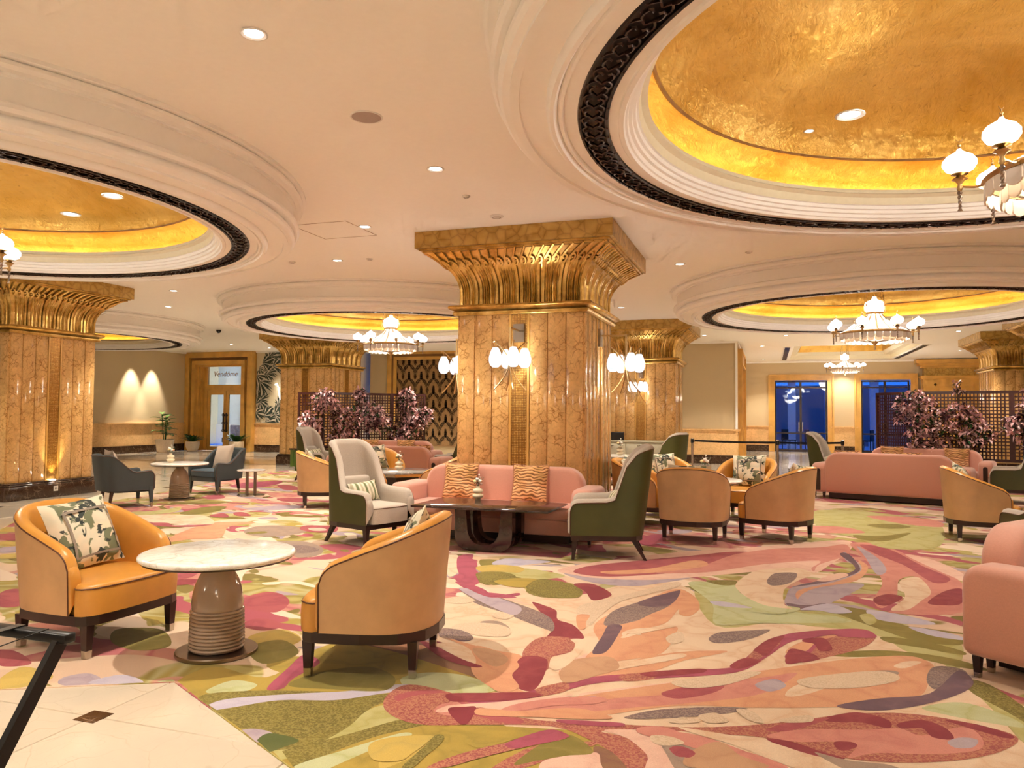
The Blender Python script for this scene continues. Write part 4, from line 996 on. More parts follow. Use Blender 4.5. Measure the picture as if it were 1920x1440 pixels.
sofas = [((-3.22, 9.05), -90, 'central pink sofa in front of the column, with two wavy cushions'),
         ((-7.45, 14.35), 90, 'rear left pink sofa showing its back'),
         ((-8.75, 16.7), -90, 'rear left pink sofa facing us under the left trellis, its top edge visible'),
         ((2.12, 15.55), 71.4, 'rear right pink sofa showing its long back'),
         ((3.05, 18.05), -108.6, 'rear right pink sofa facing us in front of the right trellis'),
         ((2.20, 6.0), -38, 'nearest pink sofa cut by the right edge, only arm and back corner visible')]
for i, ((x, y), a, lb) in enumerate(sofas):
    if i == 0: sofa.location = (x, y, .006); sofa.rotation_euler = (0, 0, radians(a)); sofa['label'] = lb
    else: dup(sofa, (x, y, .006), radians(a), label=lb)
# ============================================================ CUSHIONS
def pillow_mesh(w, h, th, n=16, crumple=.0, seed=1, pinch=.07):
    g = G(); rr = random.Random(seed); ph = [rr.uniform(0, 6) for _ in range(4)]
    for sg in (1, -1):
        def fn(u, v):
            a, b = 2*u-1, 2*v-1
            y = a*w/2*(1-pinch*(1-b*b)); z = h/2+b*h/2*(1-pinch*(1-a*a))
            d = th/2*((1-abs(a)**2.6)*(1-abs(b)**2.6))**.55
            d *= 1+crumple*sin(a*5+ph[0])*sin(b*4+ph[1])
            return (sg*d, y, z)
        if sg > 0: g.grid(fn, n, n)
        else: g.grid(lambda u, v: fn(1-u, v), n, n)
    return g
def make_cushion(kind, w, h, th):
    t = thing('cushion', kind, 'cushion', (0, 0, 0))
    pillow_mesh(w, h, th, crumple=.12 if kind == 'floral' else .05, pinch=.07).make('cover', MT[kind], t, 180)
    if kind == 'floral':
        g = G(); m = .62; pm = []
        def sx(a, b): return th/2*((1-abs(a)**2.6)*(1-abs(b)**2.6))**.55*(1.0)+.006
        def strip(p, q, w2, dirx):
            V = []
            for i in range(11):
                a = p[0]+(q[0]-p[0])*i/10; b = p[1]+(q[1]-p[1])*i/10
                for e in (-w2, w2):
                    aa, bb = (a+e, b) if dirx else (a, b+e)
                    V.append((sx(aa, bb)+.006, aa*w/2*(1-.07*(1-bb*bb)), h/2+bb*h/2*(1-.07*(1-aa*aa))))
            g.add(V, [(2*i, 2*i+1, 2*i+3, 2*i+2) for i in range(10)])
        strip((-m, -.75), (-m, .62), .035, True); strip((-m, m), (.8, m), .035, False); strip((.8, m), (.8, -.75), .03, True); strip((-m, -.75), (.8, -.75), .03, False)
        g.make('ribbon_border', MT['band'], t, 180)
    if kind == 'wavy':
        g = G(); rr = random.Random(3); N = 46
        for side in range(4):
            for i in range(N):
                a = -1+2*(i+.5)/N; b = 1
                for (aa, bb) in (((a, b), (a, -b), (b, a), (-b, a))[side],):
                    y = aa*w/2*(1-.07*(1-bb*bb)); z = h/2+bb*h/2*(1-.07*(1-aa*aa)); dy, dz = (0, bb) if side < 2 else (aa, 0)
                    e = .02; k = rr.uniform(-.006, .006)
                    g.add([(-.004, y-.004*abs(dz), z-.004*abs(dy)), (.004, y+.004*abs(dz), z+.004*abs(dy)), (k, y+dy*e+k, z+dz*e)], [(0, 1, 2)])
        f = g.make('fringe', MT['fringe'], t); f['kind'] = 'stuff'
    if kind == 'lumbar':
        g = G(); g.tube([(0, -w/2, 0), (0, -w/2*.93, h/2), (0, -w/2, h)], .004, 5); g.tube([(0, w/2, 0), (0, w/2*.93, h/2), (0, w/2, h)], .004, 5); g.make('edge_cord', MT['greenl'], t)
    if kind == 'beigec':
        g = G(); e = [(a*w/2*(1-.07*(1-b*b)), h/2+b*h/2*(1-.07*(1-a*a))) for a, b in [(-1+i/8, -1) for i in range(17)]+[(1, -1+i/8) for i in range(17)]+[(1-i/8, 1) for i in range(17)]+[(-1, 1-i/8) for i in range(17)]]
        g.tube([(0, y, z) for y, z in e], .005, 5); g.make('edge_cord', MT['beigec'], t)
    return t
CU = {'floral': make_cushion('floral', .52, .49, .17), 'wavy': make_cushion('wavy', .46, .46, .15), 'lumbar': make_cushion('lumbar', .44, .25, .13), 'beigec': make_cushion('beigec', .46, .46, .16)}
used = set()
def cushion(kind, seat, dx, dy, z, tilt, lb, roll=0, yaw=0, grp=None):
    (sx, sy), a = seat[0], seat[1]; ar = radians(a)
    x = sx+dx*cos(ar)-dy*sin(ar); y = sy+dx*sin(ar)+dy*cos(ar)
    R = Matrix.Rotation(ar+radians(yaw), 4, 'Z') @ Matrix.Rotation(-radians(tilt), 4, 'Y') @ Matrix.Rotation(radians(roll), 4, 'X')
    e = R.to_euler()
    if kind not in used: used.add(kind); o = CU[kind]; o.location = (x, y, z); o.rotation_euler = e
    else: o = dup(CU[kind], (x, y, z), rot=e)
    o['label'] = lb
    if grp: o['group'] = grp
    return o
FL = 'floral cushions on the tub chairs'
cushion('floral', tubs[0], -.03, .03, .475, 24, 'large floral cushion with grey ribbon border on the nearest left tub chair', 4, 0, FL)
cushion('floral', tubs[1], -.10, -.0, .475, 20, 'floral cushion peeping over the back of the nearest right tub chair', 14, 6, FL)
cushion('floral', tubs[2], -.12, 0, .475, 18, 'floral cushion edge showing above the squarely turned tub chair', 0, 0, FL)
cushion('floral', tubs[3], -.10, 0, .475, 18, 'floral cushion tips above the second turned tub chair on the right', 8, 0, FL)
cushion('floral', tubs[4], -.10, 0, .475, 18, 'fully visible floral cushion on the tub chair facing us by the barrier', 3, 0, FL)
cushion('floral', tubs[5], -.12, .0, .475, 18, 'floral cushion strip showing right behind the green wing chair', 0, 0, FL)
cushion('floral', tubs[6], -.10, 0, .475, 18, 'floral cushion on the tub chair beside the central column', 8, 0, FL)
cushion('floral', tubs[7], -.10, 0, .475, 18, 'floral cushion on the far left tub chair of the rear left group', 0, 0, FL)
cushion('floral', tubs[10], -.12, .0, .475, 18, 'floral cushion corner just right of the grey wing chair back', 8, 0, FL)
cushion('floral', tubs[11], -.12, 0, .475, 18, 'floral cushion on the tub chair left of the central column', -3, 0, FL)
cushion('floral', tubs[12], -.10, 0, .475, 18, 'floral cushion peeping over the side of the right hand tub chair', 10, 0, FL)
cushion('wavy', sofas[0], -.06, .40, .455, 14, 'orange wavy fringed cushion on the central sofa, nearer the green wing chair')
cushion('wavy', sofas[0], -.06, -.53, .455, 14, 'orange wavy fringed cushion on the central sofa, behind the flower vase')
WG = 'wavy cushions on the rear sofas'
for i, (s, dy, lb) in enumerate(((2, -.55, 'wavy cushion at the left end of the rear left sofa'), (2, .42, 'wavy cushion toward the right end of the rear left sofa'), (1, .35, 'wavy cushion top showing over the rear left sofa back, left one'), (1, -.75, 'wavy cushion top showing over the rear left sofa back, right one'),
      (3, .72, 'wavy cushion top over the rear right sofa back, nearer the grey wing chair'), (3, -.30, 'wavy cushion top over the rear right sofa back, nearer its middle'), (4, -.60, 'wavy cushion on the far right sofa, left one under the blossoms'), (4, .62, 'wavy cushion on the far right sofa, beside the green wing chair'))):
    cushion('wavy', sofas[s], -.06, dy, .455, 12, lb, 0, 0, WG)
LG = 'striped lumbar cushions on the wing chairs'
for i, lb in enumerate(('striped leaf lumbar cushion on the grey wing chair left of the dark table', 'striped lumbar cushion behind the arm of the green wing chair', 'pale lumbar cushion on the far left wing chair', 'pale lumbar cushion on the wing chair beside the column', 'pale lumbar cushion on the distant wing chair by the console', 'pale lumbar cushion on the grey wing chair of the right group', 'leaf patterned lumbar cushion on the green wing chair at the right edge')):
    cushion('lumbar', wings[i], -.02, 0, .475, 20, lb, 4, 0, LG)
cushion('beigec', sls[0], -.10, .02, .47, 16, 'sandy cushion rising behind the back of the left slate armchair')
cushion('beigec', sls[1], -.06, .0, .47, 20, 'pale square cushion on the slate armchair facing us', 6)
cushion('beigec', sls[2], -.05, 0, .47, 16, 'beige cushion on the distant slate armchair by the console', 0)
# ============================================================ TABLES
def make_pedestal():
    t = thing('pedestal_table', 'round white marble table on a ribbed taupe pedestal', 'table', (-3.34, 4.10, .006))
    R = .475
    G().lathe([(0, .600), (R-.03, .600), (R-.008, .606), (R, .616), (R, .626), (R-.008, .636), (R-.025, .640), (0, .640)], 64).make('marble_top', MT['white'], t, 40)
    G().lathe([(R-.06, .592), (R-.02, .592), (R-.014, .600)], 48).make('under_ring', MT['dark'], t)
    G().lathe([(.062, .535), (.062, .598), (.10, .60)], 32).make('neck', MT['bronze'], t, 40)
    pr = [(.168, .035), (.170, .06)]
    prof = [(.160, .030)]
    for i in range(11):
        z = .035+i*.0225
        for k in range(5): a = -pi/2+pi*k/4; prof.append((.160-.0006*i+.012*cos(a), z+.0105+.0105*sin(a)))
    z0 = .285
    prof += [(.158, .29), (.157, .32), (.152, .37), (.142, .42), (.125, .465), (.105, .50), (.085, .525), (.064, .538), (.06, .545)]
    G().lathe(prof, 48).make('ribbed_pedestal', MT['enamel'], t, 70)
    G().lathe([(0, 0), (.245, 0), (.25, .004), (.25, .020), (.245, .025), (.0, .026)], 48).make('foot_disc', MT['bronze'], t, 40)
    return t
pt = make_pedestal(); pt['label'] = 'nearest round white marble table on a ribbed taupe pedestal'
dup(pt, (-9.78, 10.95, .006), label='far round white marble table on a ribbed pedestal between the slate armchairs')
dup(pt, (-.82, 11.15, .006), label='round marble table mostly hidden behind the squarely turned tub chair')
dup(pt, (-3.15, 17.0, .006), label='distant round marble table with flowers in front of the cream console')
t = thing('side_table', 'small round glass topped side table on twin metal posts, alone on the carpet', 'side table', (-9.05, 11.95, .006))
G().lathe([(0, .452), (.245, .452), (.25, .458), (.25, .468), (.245, .474), (0, .475)], 40).make('table_top', MT['white'], t, 40)
for x in (-.05, .05): G().lathe([(.027, .02), (.027, .452)], 16, (x, x, 0)).make('post', MT['bronze'], t, 60)
G().lathe([(0, 0), (.24, 0), (.245, .006), (.24, .016), (.05, .022), (0, .022)], 40).make('foot_disc', MT['nickel'], t, 40)
def make_uleg():
    t = thing('dark_table', 'dark polished rectangular table on curved U legs', 'table', (-3.02, 8.28, .006))
    g = G(); g.box(-.80, .80, -.42, .42, .478, .500); bevel(g.make('table_top', MT['gloss'], t), .0015, 1)
    g = G(); g.box(-.30, .30, -.26, .26, .455, .478); g.make('sub_top', MT['dark'], t)
    for y in (-.17, .17):
        g = G(); n = 14; outer = []; inner = []
        for i in range(n+1):
            a = pi+pi*i/n; c, s = cos(a), sin(a)
            outer.append((.34*math.copysign(abs(c)**.5, c), .21+.21*math.copysign(abs(s)**.7, s)))
            inner.append((.19*math.copysign(abs(c)**.8, c), .27+.20*math.copysign(abs(s)**.9, s)))
        lo = [(-.34, .46)]+outer+[(.34, .46), (.21, .46)]+inner[::-1]+[(-.21, .46)]
        tri = tessellate_polygon([[Vector((x, z, 0)) for x, z in lo]])
        V = [(x, y-.06, z) for x, z in lo]+[(x, y+.06, z) for x, z in lo]; k = len(lo)
        g.add(V, [tuple(q) for q in tri]+[tuple(k+i for i in q)[::-1] for q in tri]+[(i, (i+1) % k, k+(i+1) % k, k+i) for i in range(k)])
        g.make('curved_leg', MT['gloss'], t, 40)
    return t
def gloss():
    x = NT('polished_dark_wood', .11, 0, (.035, .015, .012), spec=.6); c = x.co(); x.color(x.ramp(x.noise(x.co((2, 20, 2)), 4, 3), [(.3, (.020, .008, .007)), (.7, (.055, .025, .02))])); return x.m
MT['gloss'] = gloss()
ut = make_uleg(); ut['label'] = 'dark polished rectangular table on curved U legs before the central sofa'
dup(ut, (3.30, 9.55, .006), radians(0), label='dark polished table corner showing at the right edge')
dup(ut, (2.65, 16.75, .006), radians(-18.6), label='dark polished table hidden between the rear right sofas')
t = thing('octagonal_table', 'dark marble octagonal table among the rear left tub chairs', 'table', (-5.80, 11.45, .006))
oc = lambda r: [(r*cos(pi/8+k*pi/4), r*sin(pi/8+k*pi/4)) for k in range(8)]
g = G(); g.prism(oc(.62), .565, .595); bevel(g.make('marble_top', MT['greym'], t), .004, 1)
g = G(); g.prism(oc(.60), .52, .565); g.make('apron', MT['nickel'], t)
g = G(); g.prism(oc(.34), .06, .52); g.make('pedestal', MT['dark'], t); g = G(); g.prism(oc(.42), 0, .06); g.make('plinth', MT['dark'], t)
# ---- vases with flowers
def make_vase():
    t = thing('flower_vase', 'cream ribbed vase with small roses', 'vase', (0, 0, 0))
    G().lathe([(0, 0), (.030, 0), (.034, .008), (.05, .02), (.062, .036), (.058, .052), (.034, .062), (.034, .068), (.052, .078), (.058, .092), (.050, .106), (.028, .116), (.022, .124), (.024, .142), (.019, .142), (.017, .125)], 28).make('vase_body', MT['ceramic'], t, 60)
    rr = random.Random(11)
    for k in range(6):
        a = k*2.4; r = .034 if k else .0; z = .185+rr.uniform(-.02, .035); x, y = r*cos(a), r*sin(a)
        g = G()
        for q in range(3):
            R = .021-.005*q; g.lathe([(0, -R*.8), (R*.8, -R*.5), (R, 0), (R*.8, R*.5+q*.002), (R*.3, R*.45)], 9, (x+.003*q*cos(q*2+a), y+.003*q*sin(q*2), z+.004*q))
        g.make('rose', MT[('peach', 'yell', 'whitef')[k % 3]], t, 180)
    g = G(); 
    for k in range(22):
        a = rr.uniform(0, 6.28); r = rr.uniform(.01, .05); z = rr.uniform(.15, .23); x, y = r*cos(a), r*sin(a); s = .010
        g.add([(x, y, z), (x+s*cos(a+1), y+s*sin(a+1), z+.008), (x+2.2*s*cos(a), y+2.2*s*sin(a), z+.012), (x+s*cos(a-1), y+s*sin(a-1), z+.004)], [(0, 1, 2, 3)])
    for k in range(5): a = k*1.3; g.tube([(0, 0, .12), (.01*cos(a), .01*sin(a), .16), (.03*cos(a), .03*sin(a), .19)], .002, 4)
    l = g.make('sprig', MT['leafd'], t); l['kind'] = 'stuff'
    g = G()
    for k in range(14):
        a = rr.uniform(0, 6.28); r = rr.uniform(.03, .058); z = rr.uniform(.15, .24); g.lathe([(0, -.005), (.005, 0), (0, .005)], 5, (r*cos(a), r*sin(a), z))
    g.lathe([(0, -.012), (.012, 0), (0, .014)], 7, (.012, .0, .262)); g.tube([(0, 0, .2), (.008, 0, .235), (.012, 0, .255)], .002, 4)
    b = g.make('tiny_blossom', MT['whitef'], t); b['kind'] = 'stuff'
    return t
va = make_vase(); va.location = (*P(896, 936, .506), .506); va.scale = (1.12,)*3
va['label'] = 'cream vase with peach roses on the dark table before the central sofa'
for (x, y), z, s, lb in (((-5.83, 11.55), .601, 1.15, 'cream vase with yellow roses on the octagonal table'), ((-9.96, 10.92), .646, 1.15, 'cream vase with white flowers on the far round table between the slate armchairs'),
                         ((-.86, 11.2), .646, 1.25, 'peach roses rising behind the squarely turned tub chair'), ((-3.12, 16.9), .646, 1.4, 'distant vase of roses in front of the cream console')):
    o = dup(va, (x, y, z), label=lb); o.scale = (s,)*3
# ============================================================ console with screen
t = thing('console', 'low cream console cabinet with drawers in front of the rear column', 'cabinet', (-3.35, 19.15, .006))
G().box(-.95, .95, -.22, .22, .08, .86).make('body', MT['desk'], t); bevel(G().box(-.98, .98, -.25, .25, .86, .90).make('cabinet_top', MT['desk'], t), .006, 1)
for i in range(2):
    x0 = -.92+i*.93
    for z0, z1 in ((.50, .82), (.12, .47)):
        d = bevel(G().box(x0, x0+.90, -.24, -.22, z0, z1).make('drawer', MT['desk'], t), .006, 1); G().box(x0+.28, x0+.62, -.262, -.24, z1-.045, z1-.025).make('drawer_pull', MT['nickel'], d)
G().box(-.9, .9, -.18, .18, 0, .08).make('plinth', MT['dark'], t)
t = thing('tablet_screen', 'black framed tablet screen standing on the cream console', 'screen', (-3.72, 19.1, .91))
bevel(G().box(-.30, .30, -.012, .012, 0, .20).make('screen_frame', MT['black'], t), .004, 1); G().box(-.27, .27, -.014, -.012, .02, .175).make('display', MT['screen'], t); G().box(-.1, .1, .0, .1, 0, .012).make('stand', MT['black'], t)
# ============================================================ barrier posts
def make_post():
    t = thing('barrier_post', 'chrome belt barrier post', 'barrier', (0, 0, 0))
    G().lathe([(0, .0), (.16, 0), (.165, .008), (.15, .02), (.05, .035), (.028, .05), (.028, .90), (.034, .905), (.034, 1.0), (.03, 1.01), (0, 1.012)], 24).make('post', MT['nickel'], t, 40)
    G().lathe([(.036, .90), (.037, .985), (.034, .99)], 24).make('belt_head', MT['black'], t, 40)
    return t
bp = make_post(); pp = []
for i, (px, py, lb) in enumerate(((1298, 830, 'leftmost chrome belt barrier post'), (1458, 836, 'chrome belt barrier post in front of the passage opening'), (1580, 838, 'chrome belt barrier post behind the grey wing chair of the right group'))):
    x, y = P(px, 1050, 0) if 0 else (0, 0)
    # stand on the marble at about y=20
    Y = (18.4, 18.0, 18.6)[i]; d = fwd+RG*((px-960)/CF)-UP*((py-720)/CF); x = d.x/d.y*Y
    pp.append((x, Y))
    if i == 0: bp.location = (x, Y, .006); bp['label'] = lb
    else: dup(bp, (x, Y, .006), label=lb)
for i in (0, 1):
    (x0, y0), (x1, y1) = pp[i], pp[i+1]; L = math.hypot(x1-x0, y1-y0)
    t = thing('barrier_belt', ('black belt between the first and second barrier posts', 'black belt between the second and third barrier posts')[i], 'belt', (x0, y0, 0), math.atan2(y1-y0, x1-x0))
    g = G(); g.grid(lambda u, v: (.04+(L-.08)*u, -.0015, .975-.045*v-.012*sin(u*pi)), 16, 1); g.grid(lambda u, v: (.04+(L-.08)*(1-u), .0015, .975-.045*v-.012*sin(u*pi)), 16, 1); g.make('webbing', MT['black'], t); G().box(.03, .06, -.006, .006, .92, .98).make('clip', MT['nickel'], t)
# ============================================================ folding stand at lower left
t = thing('folding_stand', 'black metal folding stand cut by the lower left corner', 'stand', (-2.20, 1.95, 0))
g = G(); g.box(-.95, .035, -.022, .022, .775, .805); bevel(g.make('top_rail', MT['black'], t), .003, 1)
g = G(); g.box(-.95, .035, -.95, -.906, .775, .805); bevel(g.make('top_rail', MT['black'], t), .003, 1)
def bar(g, p, q, w, h):
    p, q = Vector(p), Vector(q); d = (q-p).normalized(); s = Vector((1, 0, 0)); s = (s-d*s.dot(d)).normalized(); u = d.cross(s)
    V = [b+s*(i*w/2)+u*(j*h/2) for b in (p, q) for i, j in ((-1, -1), (1, -1), (1, 1), (-1, 1))]
    g.add(V, [(3, 2, 1, 0), (4, 5, 6, 7), (0, 1, 5, 4), (1, 2, 6, 5), (2, 3, 7, 6), (3, 0, 4, 7)])
for x in (-.01, -.90):
    for a, b in (((x, 0, .775), (x+.24, -.78, .006)), ((x-.05, -.93, .775), (x+.19, -.1, .006))):
        g = G(); bar(g, a, b, .022, .045); g.make('leg', MT['black'], t)
g = G(); g.tube([(-.06, -.93, .812), (-.03, -.4, .80), (-.06, .0, .812)], .002, 4); g.box(-.22, -.185, -.93, .02, .806, .809); g.make('strap', MT['black'], t)
for o in (0,): pass
# ============================================================ plants
def leafmesh(g, base, d, L, w, droop, n=5, fold=.25):
    d = Vector(d).normalized(); s = d.cross(Vector((0, 0, 1))); s = s.normalized() if s.length > .01 else Vector((1, 0, 0)); p = Vector(base); V = []
    for i in range(n+1):
        u = i/n; q = p+d*L*u+Vector((0, 0, -droop*L*u*u)); ww = w*sin(pi*min(1, u*.92+.06))**.8
        V += [q-s*ww+Vector((0, 0, fold*ww)), q, q+s*ww+Vector((0, 0, fold*ww))]
    F = []
    for i in range(n): a = i*3; F += [(a, a+1, a+4, a+3), (a+1, a+2, a+5, a+4)]
    g.add(V, F)
def pot_plant(x, y, lb, kind, s=1.0):
    t = thing('potted_plant', lb, 'plant', (x, y, .0)); t.scale = (s,)*3; rr = random.Random(int(abs(x)*10))
    if kind == 'tall': pr = [(0, 0), (.24, 0), (.26, .02), (.33, .42), (.34, .50), (.325, .505), (.305, .46), (0, .46)]; zs = .46
    else: pr = [(0, 0), (.14, 0), (.17, .03), (.235, .15), (.265, .27), (.26, .36), (.25, .39), (.235, .39), (.23, .35), (0, .35)]; zs = .35
    G().lathe(pr, 32).make('pot', MT['stone'], t, 50); G().lathe([(0, zs+.004), (pr[-1][0] or .22, zs+.004), (.22, zs+.003)], 20).make('soil', MT['soil'], t)
    if kind == 'tall':
        for k in range(3):
            a = k*2.1; top = Vector((.12*cos(a), .12*sin(a), zs+.75+.12*k)); g = G(); g.tube([(.04*cos(a), .04*sin(a), zs), (.07*cos(a), .07*sin(a), zs+.4), top], .016, 6); g.make('stem', MT['leaf'], t)
            for q in range(9):
                u = .25+.75*q/8; b = Vector((.04*cos(a), .04*sin(a), zs)).lerp(top, u); aa = q*2.4+k; g = G()
                leafmesh(g, b, (cos(aa), sin(aa), .5-.3*(1-u)), rr.uniform(.36, .50), rr.uniform(.10, .13), .3); g.make('leaf', MT['leafv'], t, 180)
    else:
        for q in range(26):
            aa = q*2.4; el = rr.uniform(.5, 1.7); g = G(); leafmesh(g, (.04*cos(aa), .04*sin(aa), zs), (cos(aa), sin(aa), el), rr.uniform(.48, .66), rr.uniform(.05, .07), .3); g.make('leaf', MT['leafd'] if q % 3 else MT['leaf'], t, 180)
    return t
def leafv():
    x = NT('variegated_leaf', .4); c = x.co(); x.color(x.ramp(x.noise(c, 14, 3), [(.40, (.05, .16, .02)), (.56, (.10, .28, .04)), (.66, (.55, .62, .25))])); return x.m
MT['leafv'] = leafv()
pot_plant(-21.55, 23.3, 'tallest potted plant, variegated leaves in a pale tapered pot against the lit wall', 'tall', 1.0)
pot_plant(-21.35, 24.55, 'potted plant with dark drooping leaves just left of the oak portal', 'low', 1.0)
pot_plant(-19.45, 24.75, 'potted plant with dark drooping leaves in front of the right oak door leaf', 'low', 1.05)
pm = pot_plant(-20.2, 27.4, 'tall leafy palm inside the room behind the right oak door leaf', 'tall', 1.25)
t = thing('blue_print_chair', 'blue patterned armchair inside the room behind the oak doors', 'armchair', (-21.9, 27.6, 0))
G().box(-.32, .32, -.3, .3, .25, .45).make('seat', MT['blue'], t); bevel(G().box(-.32, .32, .2, .32, .45, 1.0).make('backrest', MT['greym'], t), .04, 3)
for a in (-.26, .26):
    for b in (-.24, .24): leg(t, a, b, .25, .05, .03)
# ============================================================ trellises and blossoms
def trellis(name, pts, z0, z1, lb):
    t = thing(name, lb, 'trellis', (0, 0, 0))
    for i in range(len(pts)-1):
        (xa, ya), (xb, yb) = pts[i], pts[i+1]; L = math.hypot(xb-xa, yb-ya); a = math.atan2(yb-ya, xb-xa)
        T = Matrix.Translation((xa, ya, 0)) @ Matrix.Rotation(a, 4, 'Z')
        fr = G(); fr.T = T
        for p in ((0, .05, z0, z1), (L-.05, L, z0, z1), (.05, L-.05, z1-.06, z1), (.05, L-.05, z0, z0+.06)): fr.box(p[0], p[1], -.03, .03, p[2], p[3])
        f = fr.make('lattice_frame', MT['lattice'], t)
        n = max(3, int(round((L-.1)/.07))); m = int(round((z1-z0-.12)/.07))
        hm = G(); hm.box(0, L-.1, -.008, .008, -.0135, .0135); vm = G(); vm.box(-.0135, .0135, -.014, .002, 0, z1-z0-.12)
        ho = vo = None
        for k in range(1, m):
            z = z0+.06+(z1-z0-.12)*k/m
            if ho is None: ho = hm.make('slat', MT['lattice'], f)
            else: ho = link(bpy.data.objects.new('slat', ho.data), f)
            ho.matrix_local = T @ Matrix.Translation((.05, 0, z))
        for k in range(1, n):
            if vo is None: vo = vm.make('upright_slat', MT['lattice'], f)
            else: vo = link(bpy.data.objects.new('upright_slat', vo.data), f)
            vo.matrix_local = T @ Matrix.Translation((.05+(L-.1)*k/n, 0, z0+.06))
    return t
LP = [(-11.82, 17.50), (-11.14, 17.62), (-10.45, 18.2), (-9.80, 18.92), (-9.12, 19.62)]
tl = trellis('trellis', LP, .62, 2.08, 'dark red lattice screen with pink blossoms behind the rear left sofas')
RP = [(2.42, 19.9), (3.15, 18.75), (4.75, 18.25), (6.3, 17.75)]
tr = trellis('trellis', RP, .62, 2.10, 'dark red lattice screen with pink blossoms behind the rear right sofas')
def planter(pts, lb, dep=.62, both=True):
    t = thing('planter_box', lb, 'planter', (0, 0, 0))
    for i in range(len(pts)-1):
        (xa, ya), (xb, yb) = pts[i], pts[i+1]; L = math.hypot(xb-xa, yb-ya); a = math.atan2(yb-ya, xb-xa)
        T = Matrix.Translation((xa, ya, 0)) @ Matrix.Rotation(a, 4, 'Z')
        g = G(); g.T = T; g.box(0, L, -.06, dep, .12, .56); g.make('box_body', MT['greenp'], t)
        g = G(); g.T = T; g.box(.08, L-.08, .05, dep-.08, 0.006, .12); g.make('recessed_base', MT['greenp'], t)
        g = G(); g.T = T; g.box(-.02, L+.02, -.09, dep+.03, .56, .60); g.make('stone_top', MT['darkm'], t)
        n = max(1, int(L/.9)); g = G(); g.T = T
        for k in range(n):
            u0, u1 = L*k/n+.06, L*(k+1)/n-.06
            for q in ((u0, u1, .50, .53), (u0, u1, .16, .19), (u0, u0+.03, .16, .53), (u1-.03, u1, .16, .53)): g.box(q[0], q[1], -.075, -.06, q[2], q[3])
        for q in ((.03, dep-.07, .50, .53), (.03, dep-.07, .16, .19), (.03, .06, .16, .53), (dep-.10, dep-.07, .16, .53)): g.box(-.015, 0, q[0], q[1], q[2], q[3]); g.box(L, L+.015, q[0], q[1], q[2], q[3])
        g.make('panel_moulding', MT['greenp'], t)
    return t
planter([(-11.95, 17.42), (-11.10, 17.50)], 'short green painted planter box with dark stone top at the left end of the trellis', .7)
planter([(-11.06, 17.62), (-9.05, 19.55)], 'long green painted planter box under the left trellis', .6)
planter([(2.45, 19.8), (3.1, 18.75)], 'green planter box under the left fold of the right trellis', .6)
planter([(3.2, 18.68), (6.3, 17.68)], 'green planter box under the right trellis', .6)
def blossoms(lb, centres, n, seed, sc=1.0, grp='artificial blossom plants on the trellises'):
    t = thing('blossom_plant', lb, 'plant', (0, 0, 0), group=grp); rr = random.Random(seed); g = G(); br = G()
    for (x, y, z, rx, ry, rz, wgt) in centres:
        br.tube([(x, y, .60), (x+.03, y-.05, (z+.6)/2), (x, y-.08, z)], .014, 5)
        for q in range(9): a = rr.uniform(0, 6.28); br.tube([(x, y-.05, z-rz*.6), (x+rx*.8*cos(a), y+ry*.8*sin(a), z+rz*rr.uniform(-.8, .9))], .006, 4)
        for k in range(int(n*wgt)):
            while True:
                u, v, w = rr.uniform(-1, 1), rr.uniform(-1, 1), rr.uniform(-1, 1)
                if u*u+v*v+w*w < 1: break
            p = Vector((x+rx*u, y+ry*v, z+rz*w)); m = rr.random()
            hgt = (w+1)/2
            cl = rr.choice((0, 1, 2))
            for q in range(rr.choice((3, 4, 5))):
                dd = Vector((rr.uniform(-1, 1), rr.uniform(-1.2, .6), rr.uniform(-.5, 1)))
                L = rr.uniform(.085, .14)*sc; g.mi = 0 if m < .40 else 1 if m < .72 else 2 if m < .90 else 3
                leafmesh(g, p, dd, L, L*.25, .3, 2, .3)
    br.make('branch', MT['dark'], t, 180)
    f = g.make('foliage', [MT['pinkleaf'], MT['pinkleafl'], MT['maroonleaf'], MT['leafd']], t, 180); f['kind'] = 'stuff'
    return t
blossoms('pink blossoms bunched over the left half of the left trellis', [(-11.0, 17.45, 1.85, .42, .2, .33, 1), (-10.6, 17.8, 1.35, .5, .2, .45, 1.1), (-11.35, 17.35, 1.25, .35, .16, .35, .6), (-10.1, 18.2, 1.45, .45, .2, .42, 1), (-10.6, 17.75, .88, .5, .15, .22, .5), (-10.3, 18.1, 2.0, .2, .12, .22, .35)], 185, 3)
blossoms('pink blossoms bunched over the right half of the left trellis', [(-9.42, 19.05, 1.9, .26, .16, .34, .7), (-9.3, 19.15, 1.3, .36, .2, .42, .9), (-9.0, 19.35, 1.45, .25, .15, .3, .4), (-9.6, 18.9, .95, .4, .15, .25, .5), (-9.9, 18.6, 1.3, .25, .15, .3, .35)], 185, 5)
blossoms('pink blossoms spread over the left part of the right trellis', [(3.0, 18.5, 1.7, .45, .2, .42, 1.1), (3.3, 18.4, 1.2, .5, .2, .4, 1.1), (3.8, 18.25, 1.55, .4, .16, .3, .7), (4.1, 18.2, 1.15, .4, .16, .3, .7), (3.2, 18.4, .85, .5, .16, .2, .5), (3.75, 18.25, 2.15, .1, .08, .2, .1)], 170, 8)
blossoms('pink blossoms at the right edge on the right trellis', [(5.15, 17.85, 1.75, .38, .2, .5, 1.2), (4.85, 17.95, 1.35, .35, .2, .3, .7), (5.2, 17.8, 1.05, .4, .2, .4, .8)], 170, 9)
# two spots washing the left wall behind the plants
for x, y in ((-21.85, 22.35), (-21.85, 23.35)): spot((x, y, HC-.1), 300, 50, .75, (1, .90, .76), (0, radians(8), 0), .02)
